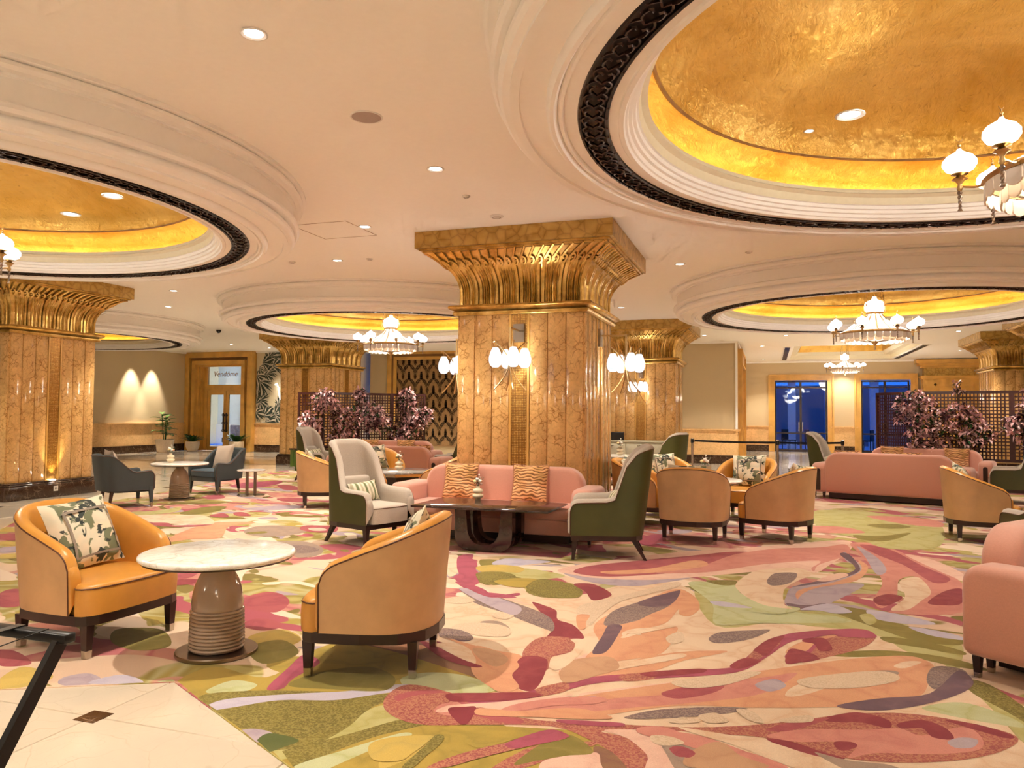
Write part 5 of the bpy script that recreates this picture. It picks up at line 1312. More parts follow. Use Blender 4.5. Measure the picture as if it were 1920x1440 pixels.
# ============================================================ CARPET
def tuft(name, a, b, a2=None, tweed=0, sc=2.5):
    x = NT(name, .95, 0, a, spec=.1); c = x.co(); n = x.noise(c, sc, 3, .55, .3)
    col = x.ramp(n, [(.44, a), (.52, b), (.53, tuple(.5*p+.5*q for p, q in zip(a, b))), (.62, a)])
    if tweed: col = x.mix(x.ramp(x.noise(c, 90, 2, .6), [(.47, (0, 0, 0)), (.53, (1, 1, 1))]), col, a2)
    col = x.mix(.35, col, x.ramp(x.noise(c, 220, 2), [(.3, (.55, .55, .55)), (.7, (1, 1, 1))]), 'MULTIPLY')
    x.color(col); x.b.inputs['Sheen Weight'].default_value = .15; x.bump(x.noise(c, 300, 2), .35, .004); return x.m
CP_ = {'cream': tuft('carpet_cream', (.80, .60, .42), (.72, .47, .30)), 'salmon': tuft('carpet_salmon', (.72, .36, .20), (.66, .30, .17)),
 'pink': tuft('carpet_pink', (.66, .27, .21), (.60, .22, .18)), 'rose': tuft('carpet_rose', (.44, .10, .11), (.36, .07, .09)),
 'burg': tuft('carpet_burgundy', (.27, .035, .05), (.34, .06, .07)), 'tweed': tuft('carpet_rose_tweed', (.40, .10, .09), (.34, .08, .08), (.52, .22, .13), 1),
 'magenta': tuft('carpet_magenta', (.44, .09, .14), (.36, .07, .11)), 'plum': tuft('carpet_plum', (.15, .085, .11), (.20, .11, .13)),
 'plumt': tuft('carpet_plum_tweed', (.22, .14, .13), (.17, .11, .12), (.34, .24, .20), 1), 'lilac': tuft('carpet_lilac', (.48, .38, .42), (.40, .31, .36)),
 'lav': tuft('carpet_lavender', (.56, .50, .58), (.50, .44, .54)), 'olive': tuft('carpet_olive', (.24, .19, .04), (.30, .23, .055)), 'oliv2': tuft('carpet_dark_olive', (.17, .13, .025), (.22, .17, .03), (.30, .24, .06), 1),
 'mustard': tuft('carpet_mustard', (.46, .32, .06), (.36, .26, .05)), 'lime': tuft('carpet_lime', (.52, .47, .20), (.44, .38, .12)), 'sage': tuft('carpet_sage', (.55, .56, .32), (.46, .46, .20)),
 'green': tuft('carpet_green', (.10, .12, .03), (.13, .14, .04)), 'brown': tuft('carpet_brown', (.30, .15, .08), (.26, .12, .08)), 'taupe': tuft('carpet_taupe', (.40, .28, .21), (.34, .24, .19)),
 'beige': tuft('carpet_beige', (.68, .50, .34), (.62, .45, .30), (.74, .56, .40), 1), 'tan': tuft('carpet_tan', (.58, .33, .19), (.52, .28, .16)), 'gold': tuft('carpet_gold', (.60, .42, .10), (.52, .38, .10)), 'pale': tuft('carpet_pale_pink', (.80, .52, .40), (.74, .44, .34))}
def base_carpet():
    x = NT('carpet_base', .95, 0, (.7, .5, .35), spec=.1)
    c0_ = x.co((1, 1, 1), (0, 0, .32)); 
    def st(sx, sy, sc, off, d=1.2):
        m = x.n('Mapping'); m.inputs['Scale'].default_value = (sx, sy, 1); m.inputs['Location'].default_value = (off, off*1.7, off*.3); x.l(c0_, m.inputs[0]); return x.noise(m.outputs[0], sc, 1.5, .4, d)
    def mask(n, lo, hi): return x.ramp(n, [(lo, (0, 0, 0)), (hi, (1, 1, 1))])
    col = x.ramp(st(.9, 1, .9, 0), [(.34, (.74, .50, .32)), (.40, (.80, .60, .44)), (.52, (.76, .55, .38)), (.60, (.68, .47, .33))], 'EASE')
    col = x.mix(mask(st(.8, .9, .75, 3.1), .50, .515), col, x.ramp(st(1, 1, 1.5, 9), [(.40, (.50, .42, .14)), (.46, (.35, .27, .06)), (.56, (.52, .46, .22)), (.62, (.44, .33, .07))], 'EASE'))
    col = x.mix(mask(st(.8, 1.2, .8, 6.3), .57, .58), col, x.ramp(st(1, 1, 1.8, 12), [(.42, (.60, .26, .20)), (.50, (.50, .14, .15)), (.60, (.64, .34, .24))], 'EASE'))
    col = x.mix(mask(st(.8, 1.3, 1.1, 21.7), .61, .62), col, (.45, .10, .13))
    col = x.mix(mask(st(.7, 1.6, 1.2, 14.2), .63, .64), col, (.44, .34, .38))
    col = x.mix(mask(st(.9, 1.5, 1.3, 31.1), .64, .65), col, (.24, .18, .04))
    col = x.mix(mask(st(.8, 1.6, 1.3, 41.4), .63, .635), col, (.84, .66, .50))
    col = x.mix(.35, col, x.ramp(x.noise(c0_, 220, 2), [(.3, (.55, .55, .55)), (.7, (1, 1, 1))]), 'MULTIPLY')
    x.color(col); x.b.inputs['Sheen Weight'].default_value = .15; x.bump(x.noise(c0_, 300, 2), .35, .004); return x.m
CB = base_carpet()
outline = [(-3.2, 3.58), (-1.97, 2.9), (4.6, -.75), (9.3, -.75), (9.3, 19.2), (5, 19.5), (-1.5, 18.9), (-2.4, 18.3), (-8.5, 20.2), (-10.5, 18.7), (-11.95, 17.7), (-12.15, 17.2), (-11.6, 14.4), (-11.1, 12.4), (-10.75, 10.9), (-10.45, 9.3), (-9.95, 8.0), (-9.0, 6.9), (-8.1, 5.6), (-7.2, 4.2), (-6.3, 2.0)]
outline[-1] = (-6.2, 2.02)
g = G()
tri = tessellate_polygon([[Vector((x, y, 0)) for x, y in outline]])
k = len(outline)
def up3(V, f):
    a, b, c = (V[i] for i in f); return tuple(f) if (b[0]-a[0])*(c[1]-a[1])-(b[1]-a[1])*(c[0]-a[0]) > 0 else tuple(f)[::-1]
V = [(x, y, .005) for x, y in outline]; g.add(V, [up3(V, q) for q in tri]); g.add([(x, y, .005) for x, y in outline]+[(x, y, -.004) for x, y in outline], [(i, (i+1) % k, k+(i+1) % k, k+i) for i in range(k)])
NAMES = list(CP_); MLIST = [CB]+[CP_[q] for q in NAMES]
def smooth(pts, seg=5):
    n = len(pts); out = []
    for i in range(n):
        p0, p1, p2, p3 = (Vector(pts[(i+j-1) % n]) for j in range(4))
        for t in range(seg):
            u = t/seg; q = .5*((2*p1)+(-p0+p2)*u+(2*p0-5*p1+4*p2-p3)*u*u+(-p0+3*p1-3*p2+p3)*u**3); out.append((q.x, q.y))
    return out
LAY = [0]
def inside(p):
    x, y = p; c = False; j = k-1
    for i in range(k):
        (xi, yi), (xj, yj) = outline[i], outline[j]
        if (yi > y) != (yj > y) and x < (xj-xi)*(y-yi)/(yj-yi)+xi: c = not c
        j = i
    return c
def motif(col, pts, fr):
    ox, oy, k_ = FRM[fr]; px = [(ox+x/k_, oy+y/k_) for x, y in pts]
    w = smooth([P(a, min(b, 1600), .005) for a, b in px])
    w = [p if inside(p) else None for p in w]; w = [p for p in w if p]
    if len(w) < 4: return
    LAY[0] += 1; z = .0052+LAY[0]*.000015
    g.mi = 1+NAMES.index(col); V = [(x, y, z) for x, y in w]
    g.add(V, [up3(V, q) for q in tessellate_polygon([[Vector((x, y, 0)) for x, y in w]])])
R_, L_, A_, B_, C_, D_ = 'RLABCD'
FRM = {'L': (0, 900, 2), 'R': (900, 960, 1.8824), 'A': (640, 1020, 3), 'B': (1200, 1020, 2.6667), 'C': (1000, 920, 2.4), 'D': (200, 880, 4.364)}
MOT = [
('cream', R_, [(-150,330),(80,275),(300,300),(560,245),(700,255),(820,330),(830,400),(1050,395),(1400,430),(1560,505),(1640,560),(1750,640),(1900,800),(2000,960),(560,980),(380,800),(100,760),(-50,640),(-150,500)]),
('lime', R_, [(830,400),(760,265),(900,245),(930,300),(1100,345),(1240,350),(1400,400),(1550,440),(1700,470),(1700,600),(1900,690),(2100,800),(2100,960),(1990,900),(1900,790),(1750,640),(1640,540),(1500,490),(1380,430),(1050,392)]),
('sage', R_, [(860,330),(940,300),(1100,350),(1240,365),(1300,390),(1000,388),(870,370)]),
('olive', R_, [(740,262),(800,250),(870,262),(900,250),(900,285),(820,300),(760,280)]),
('olive', R_, [(1240,330),(1380,350),(1500,400),(1690,440),(1690,470),(1540,455),(1400,410),(1240,350)]),
('lav', R_, [(1370,345),(1500,365),(1610,395),(1500,395),(1390,375)]),('lav', R_, [(1520,405),(1620,420),(1700,440),(1700,452),(1600,438),(1530,416)]),
('olive', R_, [(1200,500),(1400,488),(1560,500),(1700,525),(1800,560),(1690,548),(1500,512),(1300,512)]),
('olive', R_, [(1420,440),(1560,455),(1700,490),(1700,505),(1560,480),(1440,460)]),
('oliv2', R_, [(1700,590),(1800,610),(1960,720),(1960,760),(1850,700),(1740,640)]),('sage', R_, [(1560,690),(1700,672),(1860,720),(1920,760),(1800,745),(1640,715)]),
('lime', R_, [(1340,365),(1380,360),(1400,385),(1370,398)]),
('mustard', L_, [(650,768),(800,700),(1000,740),(1150,650),(1300,605),(1500,635),(1780,720),(1880,790),(1600,810),(1490,860),(1500,910),(1920,925),(2300,960),(2700,1090),(2600,1200),(1400,1200),(1090,1075),(860,918),(742,818)]),
('brown', L_, [(1310,600),(1480,595),(1700,640),(1870,770),(1750,730),(1500,650)]),
('salmon', L_, [(1320,600),(1440,600),(1600,625),(1500,640)]),
('sage', L_, [(1500,750),(1600,722),(1750,735),(1860,790),(1600,808)]),
('sage', L_, [(770,795),(870,752),(965,768),(890,800)]),
('oliv2', L_, [(742,820),(900,792),(1180,792),(1420,802),(1560,800),(1400,850),(1300,940),(1160,1000),(1000,1018),(900,942)]),
('lav', L_, [(762,856),(850,822),(1100,802),(1300,792),(1440,772),(1525,766),(1520,786),(1400,806),(1250,826),(1050,826),(880,852),(782,866)]),
('mustard', L_, [(1000,700),(1100,660),(1280,700),(1500,700),(1400,780),(1200,760)]),('olive', L_, [(1080,770),(1200,720),(1380,700),(1480,740),(1440,790),(1250,785)]),
('lime', L_, [(1000,1018),(1160,1000),(1300,930),(1370,870),(1440,845),(1500,870),(1560,905),(1400,925),(1200,1010),(1030,1052)]),
('oliv2', L_, [(1020,1030),(1300,955),(1540,890),(1660,900),(1400,965),(1200,1040),(1100,1078),(1060,1060)]),
('sage', L_, [(1100,1076),(1300,1010),(1500,950),(1540,960),(1400,1010),(1250,1075),(1180,1110)]),
('lilac', L_, [(893,945),(950,933),(1020,948),(1005,975),(950,982)]),('green', L_, [(960,985),(1010,950),(1120,975),(1060,1003),(1000,1020)]),
('gold', L_, [(1460,990),(1560,960),(1650,965),(1600,1010),(1500,1060),(1420,1080)]),
('magenta', L_, [(1000,782),(1080,705),(1140,655),(1200,685),(1100,745),(1060,782)]),
('rose', L_, [(920,440),(1000,420),(1060,430),(1085,460),(1040,495),(960,490),(890,470)]),('rose', L_, [(905,545),(960,520),(1040,530),(1055,552),(980,565)]),
('rose', L_, [(-10,640),(50,640),(100,665),(115,690),(40,700),(-10,690)]),('rose', L_, [(0,425),(60,408),(110,430),(80,470),(0,475)]),('pink', L_, [(100,545),(250,535),(300,580),(180,600)]),
('lilac', L_, [(240,740),(330,725),(380,750),(300,775),(220,765)]),('lav', L_, [(330,760),(460,730),(540,760),(440,768)]),('gold', L_, [(0,745),(90,700),(200,735),(120,770),(0,785)]),
('sage', L_, [(560,765),(640,748),(650,762)]),('olive', L_, [(440,560),(600,560),(640,620),(520,640),(420,610)]),
('gold', L_, [(930,590),(1060,560),(1130,600),(1010,640)]),('olive', L_, [(950,620),(1060,600),(1120,650),(1000,690),(940,660)]),
('magenta', L_, [(1725,285),(1780,300),(1790,330),(1765,352),(1810,372),(1760,400),(1700,365),(1745,340),(1725,310)]),
('magenta', L_, [(1715,385),(1800,420),(1900,452),(1920,470),(1830,440),(1740,405)]),('plumt', L_, [(1760,412),(1850,438),(1930,470),(1960,505),(1850,480),(1770,440)]),
('plum', L_, [(1650,565),(1720,560),(1775,590),(1740,606),(1660,590)]),('burg', L_, [(1640,605),(1760,650),(1860,700),(1820,705),(1700,660),(1620,630)]),
('olive', L_, [(1800,300),(1900,305),(1920,340),(1830,345)]),('oliv2', L_, [(1810,350),(1900,345),(1960,365),(1850,395)]),
('olive', R_, [(0,220),(60,215),(100,240),(60,252),(0,250)]),('oliv2', R_, [(165,272),(250,240),(350,268),(350,300),(260,304),(190,295)]),('lime', R_, [(70,205),(170,200),(300,225),(200,238),(110,225)]),
('lav', R_, [(45,180),(150,168),(250,175),(150,188),(70,190)]),('pale', R_, [(0,275),(80,295),(180,330),(60,300)]),('magenta', R_, [(0,285),(70,288),(130,302),(60,303)]),
('burg', R_, [(330,255),(400,255),(465,292),(400,312),(372,282)]),('lilac', R_, [(300,215),(560,240),(740,232),(660,248),(540,262),(400,250)]),
# long rose ribbon in the middle distance
('pale', R_, [(275,205),(400,178),(700,142),(1000,122),(1280,100),(1310,130),(1230,190),(1180,215),(1100,200),(820,225),(600,240),(420,234),(330,222)]),
('rose', R_, [(330,212),(390,190),(560,172),(740,155),(900,140),(1000,150),(860,180),(760,205),(600,222),(430,228)]),
('pink', R_, [(620,215),(780,190),(900,150),(1040,130),(1200,125),(1290,115),(1300,150),(1200,185),(1180,208),(1170,198),(1195,172),(1000,185),(800,213)]),
('salmon', R_, [(430,210),(600,200),(760,170),(800,190),(640,212),(480,220)]),
('pink', R_, [(1310,110),(1400,112),(1500,148),(1600,200),(1700,250),(1710,352),(1450,357),(1500,330),(1590,290),(1540,230),(1480,240),(1470,300),(1420,340),(1390,310),(1420,250),(1390,200),(1330,140)]),
('rose', R_, [(1340,115),(1440,130),(1560,190),(1660,235),(1600,250),(1500,190),(1400,150)]),
('cream', R_, [(1450,345),(1500,300),(1480,250),(1500,235),(1550,232),(1592,282),(1560,312),(1510,345)]),('burg', R_, [(1580,320),(1640,280),(1700,272),(1700,322),(1640,330)]),('burg', R_, [(1390,305),(1440,290),(1492,302),(1440,330),(1400,325)]),
('pale', R_, [(1500,150),(1600,170),(1700,215),(1700,240),(1600,200)]),
('lilac', R_, [(1080,298),(1110,262),(1240,235),(1330,200),(1290,170),(1285,140),(1335,180),(1355,212),(1300,240),(1260,252),(1356,255),(1300,292),(1200,335),(1110,342),(1078,325)]),
('plum', R_, [(1270,150),(1300,148),(1338,190),(1330,215),(1240,245),(1130,262),(1110,262),(1240,232),(1325,200)]),
('salmon', R_, [(1120,308),(1128,275),(1260,245),(1345,207),(1335,170),(1370,195),(1330,242),(1200,266),(1145,285)]),('plum', R_, [(1082,322),(1150,330),(1220,322),(1180,340),(1110,343)]),
('plumt', R_, [(1015,240),(1040,218),(1115,216),(1105,245),(1050,262),(1020,258)]),
('lilac', R_, [(1330,120),(1400,160),(1435,205),(1400,220),(1360,160)]),
('pale', R_, [(1190,240),(1270,215),(1300,225),(1230,245)]),
# big flower in the foreground
('salmon', R_, [(-20,475),(60,490),(150,510),(112,560),(115,610),(160,635),(200,632),(100,645),(30,615),(-30,560)]),
('plumt', R_, [(-40,285),(60,300),(150,338),(258,378),(262,420),(180,395),(80,355),(-20,320)]),('plum', R_, [(100,330),(160,342),(258,380),(200,385)]),
('burg', R_, [(185,318),(240,335),(270,350),(275,380),(330,400),(368,445),(320,450),(326,490),(250,510),(240,500),(180,480),(180,462),(235,440),(260,400),(230,372),(205,345)]),
('tweed', R_, [(180,460),(235,440),(325,448),(326,490),(255,512),(232,560),(150,512)]),
('burg', R_, [(150,512),(235,520),(225,580),(195,625),(160,632),(112,608),(106,575)]),
('salmon', R_, [(400,410),(440,370),(560,320),(690,272),(758,300),(775,340),(740,368),(705,362),(700,345),(660,390),(600,410),(690,405),(690,430),(640,500),(500,525),(420,545),(380,590),(300,600),(280,560),(340,530),(385,500),(420,460)]),
('cream', R_, [(500,440),(560,420),(620,408),(560,430),(510,445)]),
('plumt', R_, [(436,395),(470,350),(560,318),(690,279),(706,286),(670,330),(600,362),(560,382),(505,396),(470,402)]),('plum', R_, [(560,318),(690,279),(706,286),(675,325),(600,335)]),
('plum', R_, [(455,400),(500,402),(490,430),(450,490),(412,503),(397,492),(430,440)]),
('salmon', R_, [(330,600),(420,572),(560,520),(700,495),(860,490),(850,500),(720,525),(620,560),(480,590),(360,610)]),
('taupe', R_, [(0,390),(60,385),(105,410),(90,438),(30,432)]),('pale', R_, [(245,540),(330,520),(380,500),(340,545),(270,560)]),
('plumt', R_, [(808,445),(850,425),(960,418),(1025,417),(960,447),(880,462),(825,462)]),
('pale', R_, [(360,640),(600,610),(860,580),(960,560),(1000,560),(700,615),(420,650)]),
('salmon', R_, [(-50,700),(200,672),(420,640),(700,600),(1000,560),(1300,520),(1500,508),(1585,530),(1605,560),(1585,600),(1560,645),(1480,672),(1300,688),(1000,692),(700,685),(400,722),(200,725),(0,712)]),
('pink', R_, [(-40,700),(100,680),(300,672),(520,655),(700,640),(860,600),(1000,585),(1120,570),(1000,640),(800,670),(560,690),(300,712),(100,716)]),
('rose', R_, [(640,640),(740,615),(860,612),(820,640),(700,660)]),('lilac', R_, [(970,610),(1040,590),(1080,615),(1020,635)]),('lilac', R_, [(300,668),(400,650),(430,672),(350,680)]),
('cream', R_, [(1078,650),(1110,615),(1220,585),(1360,570),(1390,578),(1260,610),(1150,645)]),('cream', R_, [(1460,545),(1500,528),(1560,530),(1500,552)]),('taupe', R_, [(1290,580),(1420,560),(1480,570),(1400,600),(1300,610)]),
('magenta', R_, [(-60,640),(100,650),(250,612),(400,582),(620,567),(800,556),(900,545),(955,500),(1010,458),(1090,430),(1230,416),(1350,414),(1397,440),(1350,480),(1230,512),(1130,532),(1080,520),(1085,500),(1150,492),(1180,460),(1270,434),(1180,440),(1090,462),(1020,508),(930,560),(800,578),(600,590),(400,607),(250,645),(120,667),(-60,690)]),
('tweed', R_, [(1180,485),(1220,455),(1280,425),(1350,414),(1397,440),(1350,480),(1230,512),(1160,520)]),('tweed', R_, [(955,500),(1000,465),(1040,448),(1060,465),(1000,510),(930,548)]),('tweed', R_, [(500,575),(620,567),(610,590),(510,598)]),('tweed', R_, [(200,625),(300,602),(310,630),(220,650)]),
('burg', R_, [(1090,520),(1110,500),(1160,508),(1200,520),(1130,532)]),('salmon', R_, [(1080,500),(1100,475),(1180,445),(1270,434),(1190,460),(1150,492)]),
('plumt', R_, [(510,725),(620,700),(800,690),(945,695),(840,716),(700,727),(570,732)]),
('plumt', R_, [(1576,592),(1600,548),(1680,550),(1720,575),(1650,620),(1600,625)]),('plum', R_, [(1620,620),(1690,560),(1742,600),(1700,640),(1560,682),(1400,702),(1258,686),(1400,660),(1560,648)]),
('tweed', R_, [(-330,650),(-250,610),(-100,640),(0,695),(200,735),(400,745),(700,760),(900,757),(1100,740),(1300,714),(1500,712),(1700,740),(1892,792),(1850,842),(1700,876),(1500,886),(1300,872),(1150,832),(1000,797),(800,782),(600,768),(430,775),(510,795),(585,835),(608,885),(596,930),(540,930),(480,862),(380,802),(250,757),(0,752),(-220,750),(-330,705)]),
('rose', R_, [(-300,650),(-150,630),(0,700),(150,735),(100,748),(-100,700),(-240,690)]),('pink', R_, [(-220,660),(-120,655),(-40,700),(-100,720),(-200,700)]),
('pink', R_, [(1012,790),(1150,768),(1350,770),(1480,765),(1560,790),(1700,760),(1765,790),(1762,840),(1600,856),(1400,852),(1300,870),(1330,826),(1250,812),(1110,812)]),
('burg', R_, [(1215,728),(1330,708),(1440,735),(1442,765),(1350,745),(1240,742)]),('burg', R_, [(1475,748),(1560,735),(1640,762),(1672,802),(1600,797),(1560,765),(1490,765)]),
('burg', R_, [(1010,800),(1100,812),(1200,845),(1290,872),(1200,865),(1080,835)]),('burg', R_, [(1250,813),(1310,813),(1332,828),(1290,844),(1262,838)]),('rose', R_, [(1010,770),(1100,742),(1230,728),(1180,750),(1080,775)]),
('lilac', R_, [(1650,812),(1700,797),(1757,806),(1740,832),(1680,834)]),('burg', R_, [(1640,735),(1760,752),(1880,790),(1860,800),(1740,768)]),
('pale', R_, [(440,770),(640,780),(900,860),(1050,930),(620,930),(590,860),(520,800)]),
('pink', R_, [(610,772),(760,787),(900,832),(1010,880),(1080,930),(930,930),(800,852),(700,812)]),('taupe', R_, [(640,800),(760,830),(840,880),(880,930),(720,930),(660,860)]),('rose', R_, [(668,835),(720,833),(765,856),(702,866)]),
('cream', R_, [(700,760),(860,785),(1010,810),(1140,850),(1260,885),(1350,930),(1200,930),(1040,880),(900,825),(780,790)]),('taupe', R_, [(1180,850),(1300,878),(1450,895),(1500,930),(1340,930)]),
('tweed', L_, [(1840,1085),(2000,1000),(2150,985),(2250,985),(2160,1020),(2000,1070),(1880,1110)]),('brown', R_, [(400,832),(470,852),(530,930),(440,930)]),
('pale', R_, [(220,882),(320,860),(410,850),(425,885),(420,930),(230,930)]),('mustard', R_, [(-60,800),(60,770),(200,775),(100,810),(0,835)]),
('olive', R_, [(250,800),(330,792),(400,850),(300,862),(200,880),(120,890)]),
]
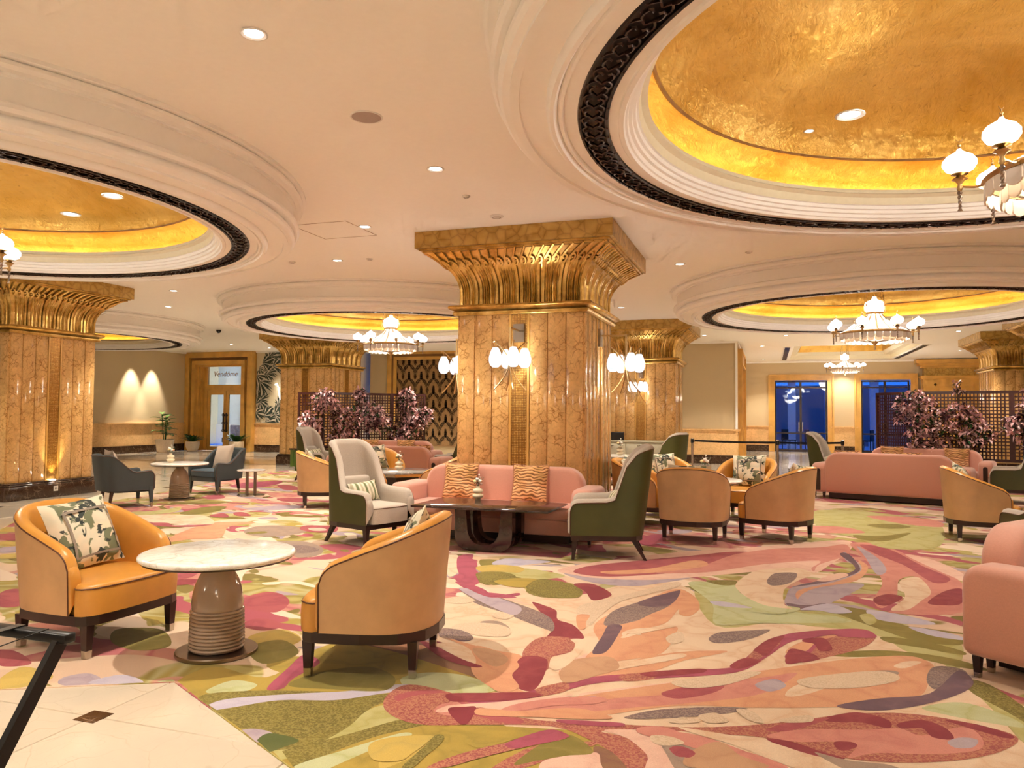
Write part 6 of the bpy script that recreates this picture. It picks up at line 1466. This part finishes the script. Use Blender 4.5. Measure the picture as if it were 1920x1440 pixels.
MOT += [
('lime', C_, [(1250,95),(1450,90),(1700,120),(1830,150),(1830,250),(1600,262),(1450,212),(1300,180)]),('pink', C_, [(1500,115),(1700,120),(1830,140),(1830,165),(1650,148)]),('pink', C_, [(1250,160),(1400,165),(1492,190),(1350,192),(1250,186)]),('olive', C_, [(1440,200),(1560,205),(1700,190),(1600,226),(1480,222)]),('oliv2', C_, [(1500,155),(1620,150),(1700,165),(1600,172)]),
('magenta', C_, [(505,205),(560,198),(610,205),(570,226),(520,226)]),('magenta', C_, [(460,222),(560,240),(625,260),(500,247)]),('olive', C_, [(470,247),(600,264),(645,274),(500,272)]),('lilac', C_, [(560,180),(700,175),(700,190),(600,195)]),
('salmon', D_, [(460,600),(600,520),(850,440),(1150,430),(1200,442),(1000,472),(930,560),(700,572)]),('cream', D_, [(230,380),(500,370),(800,380),(870,450),(600,440),(400,442)]),('rose', D_, [(340,440),(500,440),(560,460),(860,452),(700,472),(450,467)]),
('taupe', D_, [(1130,500),(1250,465),(1500,465),(1650,500),(1500,540),(1300,552),(1150,532)]),('oliv2', D_, [(1140,520),(1280,508),(1312,520),(1200,532)]),('rose', D_, [(840,380),(900,365),(960,360),(1000,390),(920,394)]),('rose', D_, [(1040,355),(1120,352),(1182,380),(1100,384),(1050,376)]),
('rose', D_, [(1580,490),(1640,460),(1870,470),(1870,512),(1700,517)]),('pale', D_, [(1650,485),(1760,480),(1800,500),(1700,505)]),('taupe', D_, [(1330,600),(1600,590),(1760,640),(1740,700),(1560,722),(1500,660)]),('plumt', D_, [(1450,640),(1600,620),(1740,660),(1600,690)]),('olive', D_, [(600,360),(800,310),(980,305),(900,345),(700,372)]),('lime', D_, [(200,350),(400,340),(600,310),(560,350),(300,376)]),
('magenta', D_, [(1020,132),(1150,110),(1420,93),(1400,122),(1200,152),(1040,147)]),('rose', D_, [(1400,128),(1540,138),(1562,167),(1450,167)]),('pink', D_, [(860,180),(1000,173),(1200,180),(1000,192)]),('lilac', D_, [(1130,322),(1400,298),(1640,303),(1500,327),(1250,337)]),('rose', D_, [(1400,238),(1630,238),(1630,267),(1450,264)]),
('rose', D_, [(540,840),(640,820),(760,830),(700,880),(580,902)]),('burg', D_, [(540,910),(740,900),(740,932),(540,952)]),
('rose', L_, [(0,150),(60,150),(62,174),(0,172)]),('gold', L_, [(0,178),(60,180),(65,196),(0,194)]),('rose', L_, [(0,203),(72,205),(72,226),(0,224)]),('gold', L_, [(0,232),(70,234),(72,247),(0,247)]),('lilac', L_, [(0,256),(72,250),(74,268),(0,274)]),('gold', L_, [(0,282),(74,276),(76,292),(0,296)]),
('beige', A_, [(620,470),(700,445),(860,450),(950,480),(930,520),(800,520),(700,500)]),('beige', A_, [(580,310),(680,295),(760,310),(700,335),(600,332)]),('beige', A_, [(838,400),(900,383),(972,400),(920,427)]),
('salmon', A_, [(560,520),(740,570),(900,620),(1000,680),(960,740),(1000,812),(880,832),(800,760),(740,690),(760,640),(700,580)]),('tan', A_, [(740,588),(860,600),(940,650),(870,692),(780,650)]),('cream', A_, [(540,560),(680,570),(752,640),(740,682),(640,650),(560,610)]),('burg', A_, [(430,540),(520,570),(680,650),(792,690),(720,692),(560,640)]),
('plumt', A_, [(660,250),(760,262),(1000,340),(1150,400),(1196,450),(1190,492),(1150,480),(1000,410),(850,360),(740,310)]),('lilac', A_, [(660,250),(760,262),(900,310),(1012,360),(970,402),(850,357),(740,302)]),('plumt', A_, [(550,480),(640,480),(720,505),(738,540),(640,538),(555,522)]),
('cream', A_, [(600,60),(660,70),(665,150),(600,180)]),('magenta', A_, [(660,70),(740,60),(730,110),(770,160),(802,196),(700,197),(600,192),(660,180),(650,130)]),('magenta', A_, [(640,215),(700,218),(800,255),(860,290),(992,277),(992,291),(870,303),(800,292),(700,247)]),
('gold', A_, [(760,130),(900,118),(1022,135),(1000,162),(900,157),(800,162)]),('oliv2', A_, [(760,165),(900,158),(982,185),(880,222),(800,227)]),('mustard', A_, [(860,212),(960,195),(1102,200),(1060,240),(950,242)]),('oliv2', A_, [(1040,240),(1120,198),(1250,220),(1342,270),(1330,302),(1200,302),(1080,270)]),('lav', A_, [(850,106),(920,84),(1022,87),(1010,106),(920,114)]),
('beige', A_, [(1340,350),(1500,310),(1700,260),(1880,215),(1900,240),(1700,290),(1560,330),(1440,420),(1400,460),(1332,420)]),('salmon', A_, [(1325,403),(1397,403),(1377,440),(1372,477),(1333,477)]),('cream', A_, [(1580,502),(1640,480),(1780,470),(1892,464),(1700,502),(1690,517),(1620,502),(1590,522)]),
('cream', A_, [(1440,722),(1480,690),(1700,650),(1900,618),(1920,642),(1600,702),(1460,730)]),('tan', A_, [(1230,720),(1290,660),(1400,640),(1520,640),(1562,700),(1440,742),(1300,782),(1240,772)]),('cream', A_, [(1170,690),(1200,650),(1290,620),(1320,570),(1290,538),(1372,540),(1367,580),(1332,630),(1260,692),(1200,712)]),
('tweed', A_, [(300,930),(340,880),(450,850),(600,843),(612,890),(560,905),(520,940),(560,960),(640,1012),(500,1012),(380,987)]),('burg', A_, [(600,845),(800,840),(1080,838),(1110,860),(950,880),(700,890),(610,885)]),('pale', A_, [(530,940),(600,912),(700,903),(900,890),(1100,868),(1300,850),(1200,880),(900,935),(780,922),(700,937),(600,947),(556,952)]),
('pink', A_, [(900,935),(1000,900),(1200,870),(1420,860),(1500,880),(1400,905),(1200,912),(1000,942)]),('burg', A_, [(600,930),(700,918),(757,920),(740,970),(700,1017),(650,1002)]),('salmon', A_, [(780,927),(1000,942),(1300,925),(1480,960),(1512,987),(1300,987),(1100,977),(900,972),(760,962)]),('magenta', A_, [(1220,990),(1420,1000),(1580,1010),(1570,1030),(1400,1025),(1240,1010)]),
('gold', A_, [(160,1130),(300,1088),(500,1083),(470,1130),(400,1180),(330,1222),(180,1217)]),('oliv2', A_, [(340,1262),(400,1200),(480,1130),(530,1078),(577,1083),(562,1122),(480,1192),(400,1262)]),('tweed', A_, [(480,1262),(620,1200),(800,1148),(940,1118),(1160,1048),(1272,1075),(1250,1102),(1050,1142),(800,1202),(600,1257)]),('magenta', A_, [(930,1122),(1160,1048),(1272,1075),(1240,1102),(1040,1142),(960,1152)]),
('beige', B_, [(130,470),(200,440),(222,480),(160,502)]),('sage', B_, [(240,200),(330,190),(470,205),(500,245),(600,292),(800,322),(700,352),(560,345),(650,387),(800,402),(600,397),(380,402),(360,300)]),('oliv2', B_, [(330,185),(470,183),(477,205),(400,207)]),('lav', B_, [(350,288),(440,293),(562,322),(400,312)]),
('cream', B_, [(480,200),(560,142),(650,127),(780,120),(860,150),(780,190),(722,230),(720,300),(760,325),(640,312),(560,282),(500,242)]),('plumt', B_, [(635,185),(660,155),(700,145),(780,147),(778,175),(740,200),(680,210),(645,205)]),('lav', B_, [(800,330),(940,300),(1060,340),(980,350),(900,335)]),
('burg', B_, [(570,530),(640,480),(722,460),(682,510),(632,562),(582,542)]),('burg', B_, [(450,610),(520,573),(602,585),(540,617),(480,627)]),('magenta', B_, [(730,465),(900,440),(1100,430),(1177,455),(1160,472),(1000,465),(960,455),(820,477)]),('burg', B_, [(20,645),(300,625),(312,645),(100,664),(30,664)]),('burg', B_, [(760,525),(882,560),(850,582),(740,602),(728,570)]),('burg', B_, [(820,478),(920,473),(962,530),(900,537),(870,502),(820,492)]),
('beige', B_, [(160,690),(300,670),(420,655),(560,640),(602,650),(450,702),(300,722),(200,717)]),('beige', B_, [(790,682),(1000,650),(1200,638),(1292,660),(1270,692),(1080,722),(860,722)]),
('beige', B_, [(140,887),(220,868),(302,890),(200,902)]),('beige', B_, [(290,862),(380,848),(442,890),(340,897)]),('beige', B_, [(480,830),(560,838),(622,897),(540,882)]),('beige', B_, [(700,882),(840,858),(862,890),(740,897)]),
('pink', B_, [(0,920),(140,923),(330,1000),(560,1050),(742,1122),(560,1122),(380,1062),(200,1002),(0,952)]),('tan', B_, [(230,1062),(340,1000),(420,1000),(500,1060),(642,1122),(260,1122)]),('rose', B_, [(158,1020),(220,1018),(277,1050),(230,1072)]),('beige', B_, [(60,960),(160,968),(222,1000),(120,1012),(60,992)]),
]
for c_, f_, p_ in MOT: motif(c_, p_, f_)
ca = g.make('carpet', MLIST); tag(ca, 'wall to wall carpet with flowing pink, salmon, plum and olive petal shapes', 'carpet')
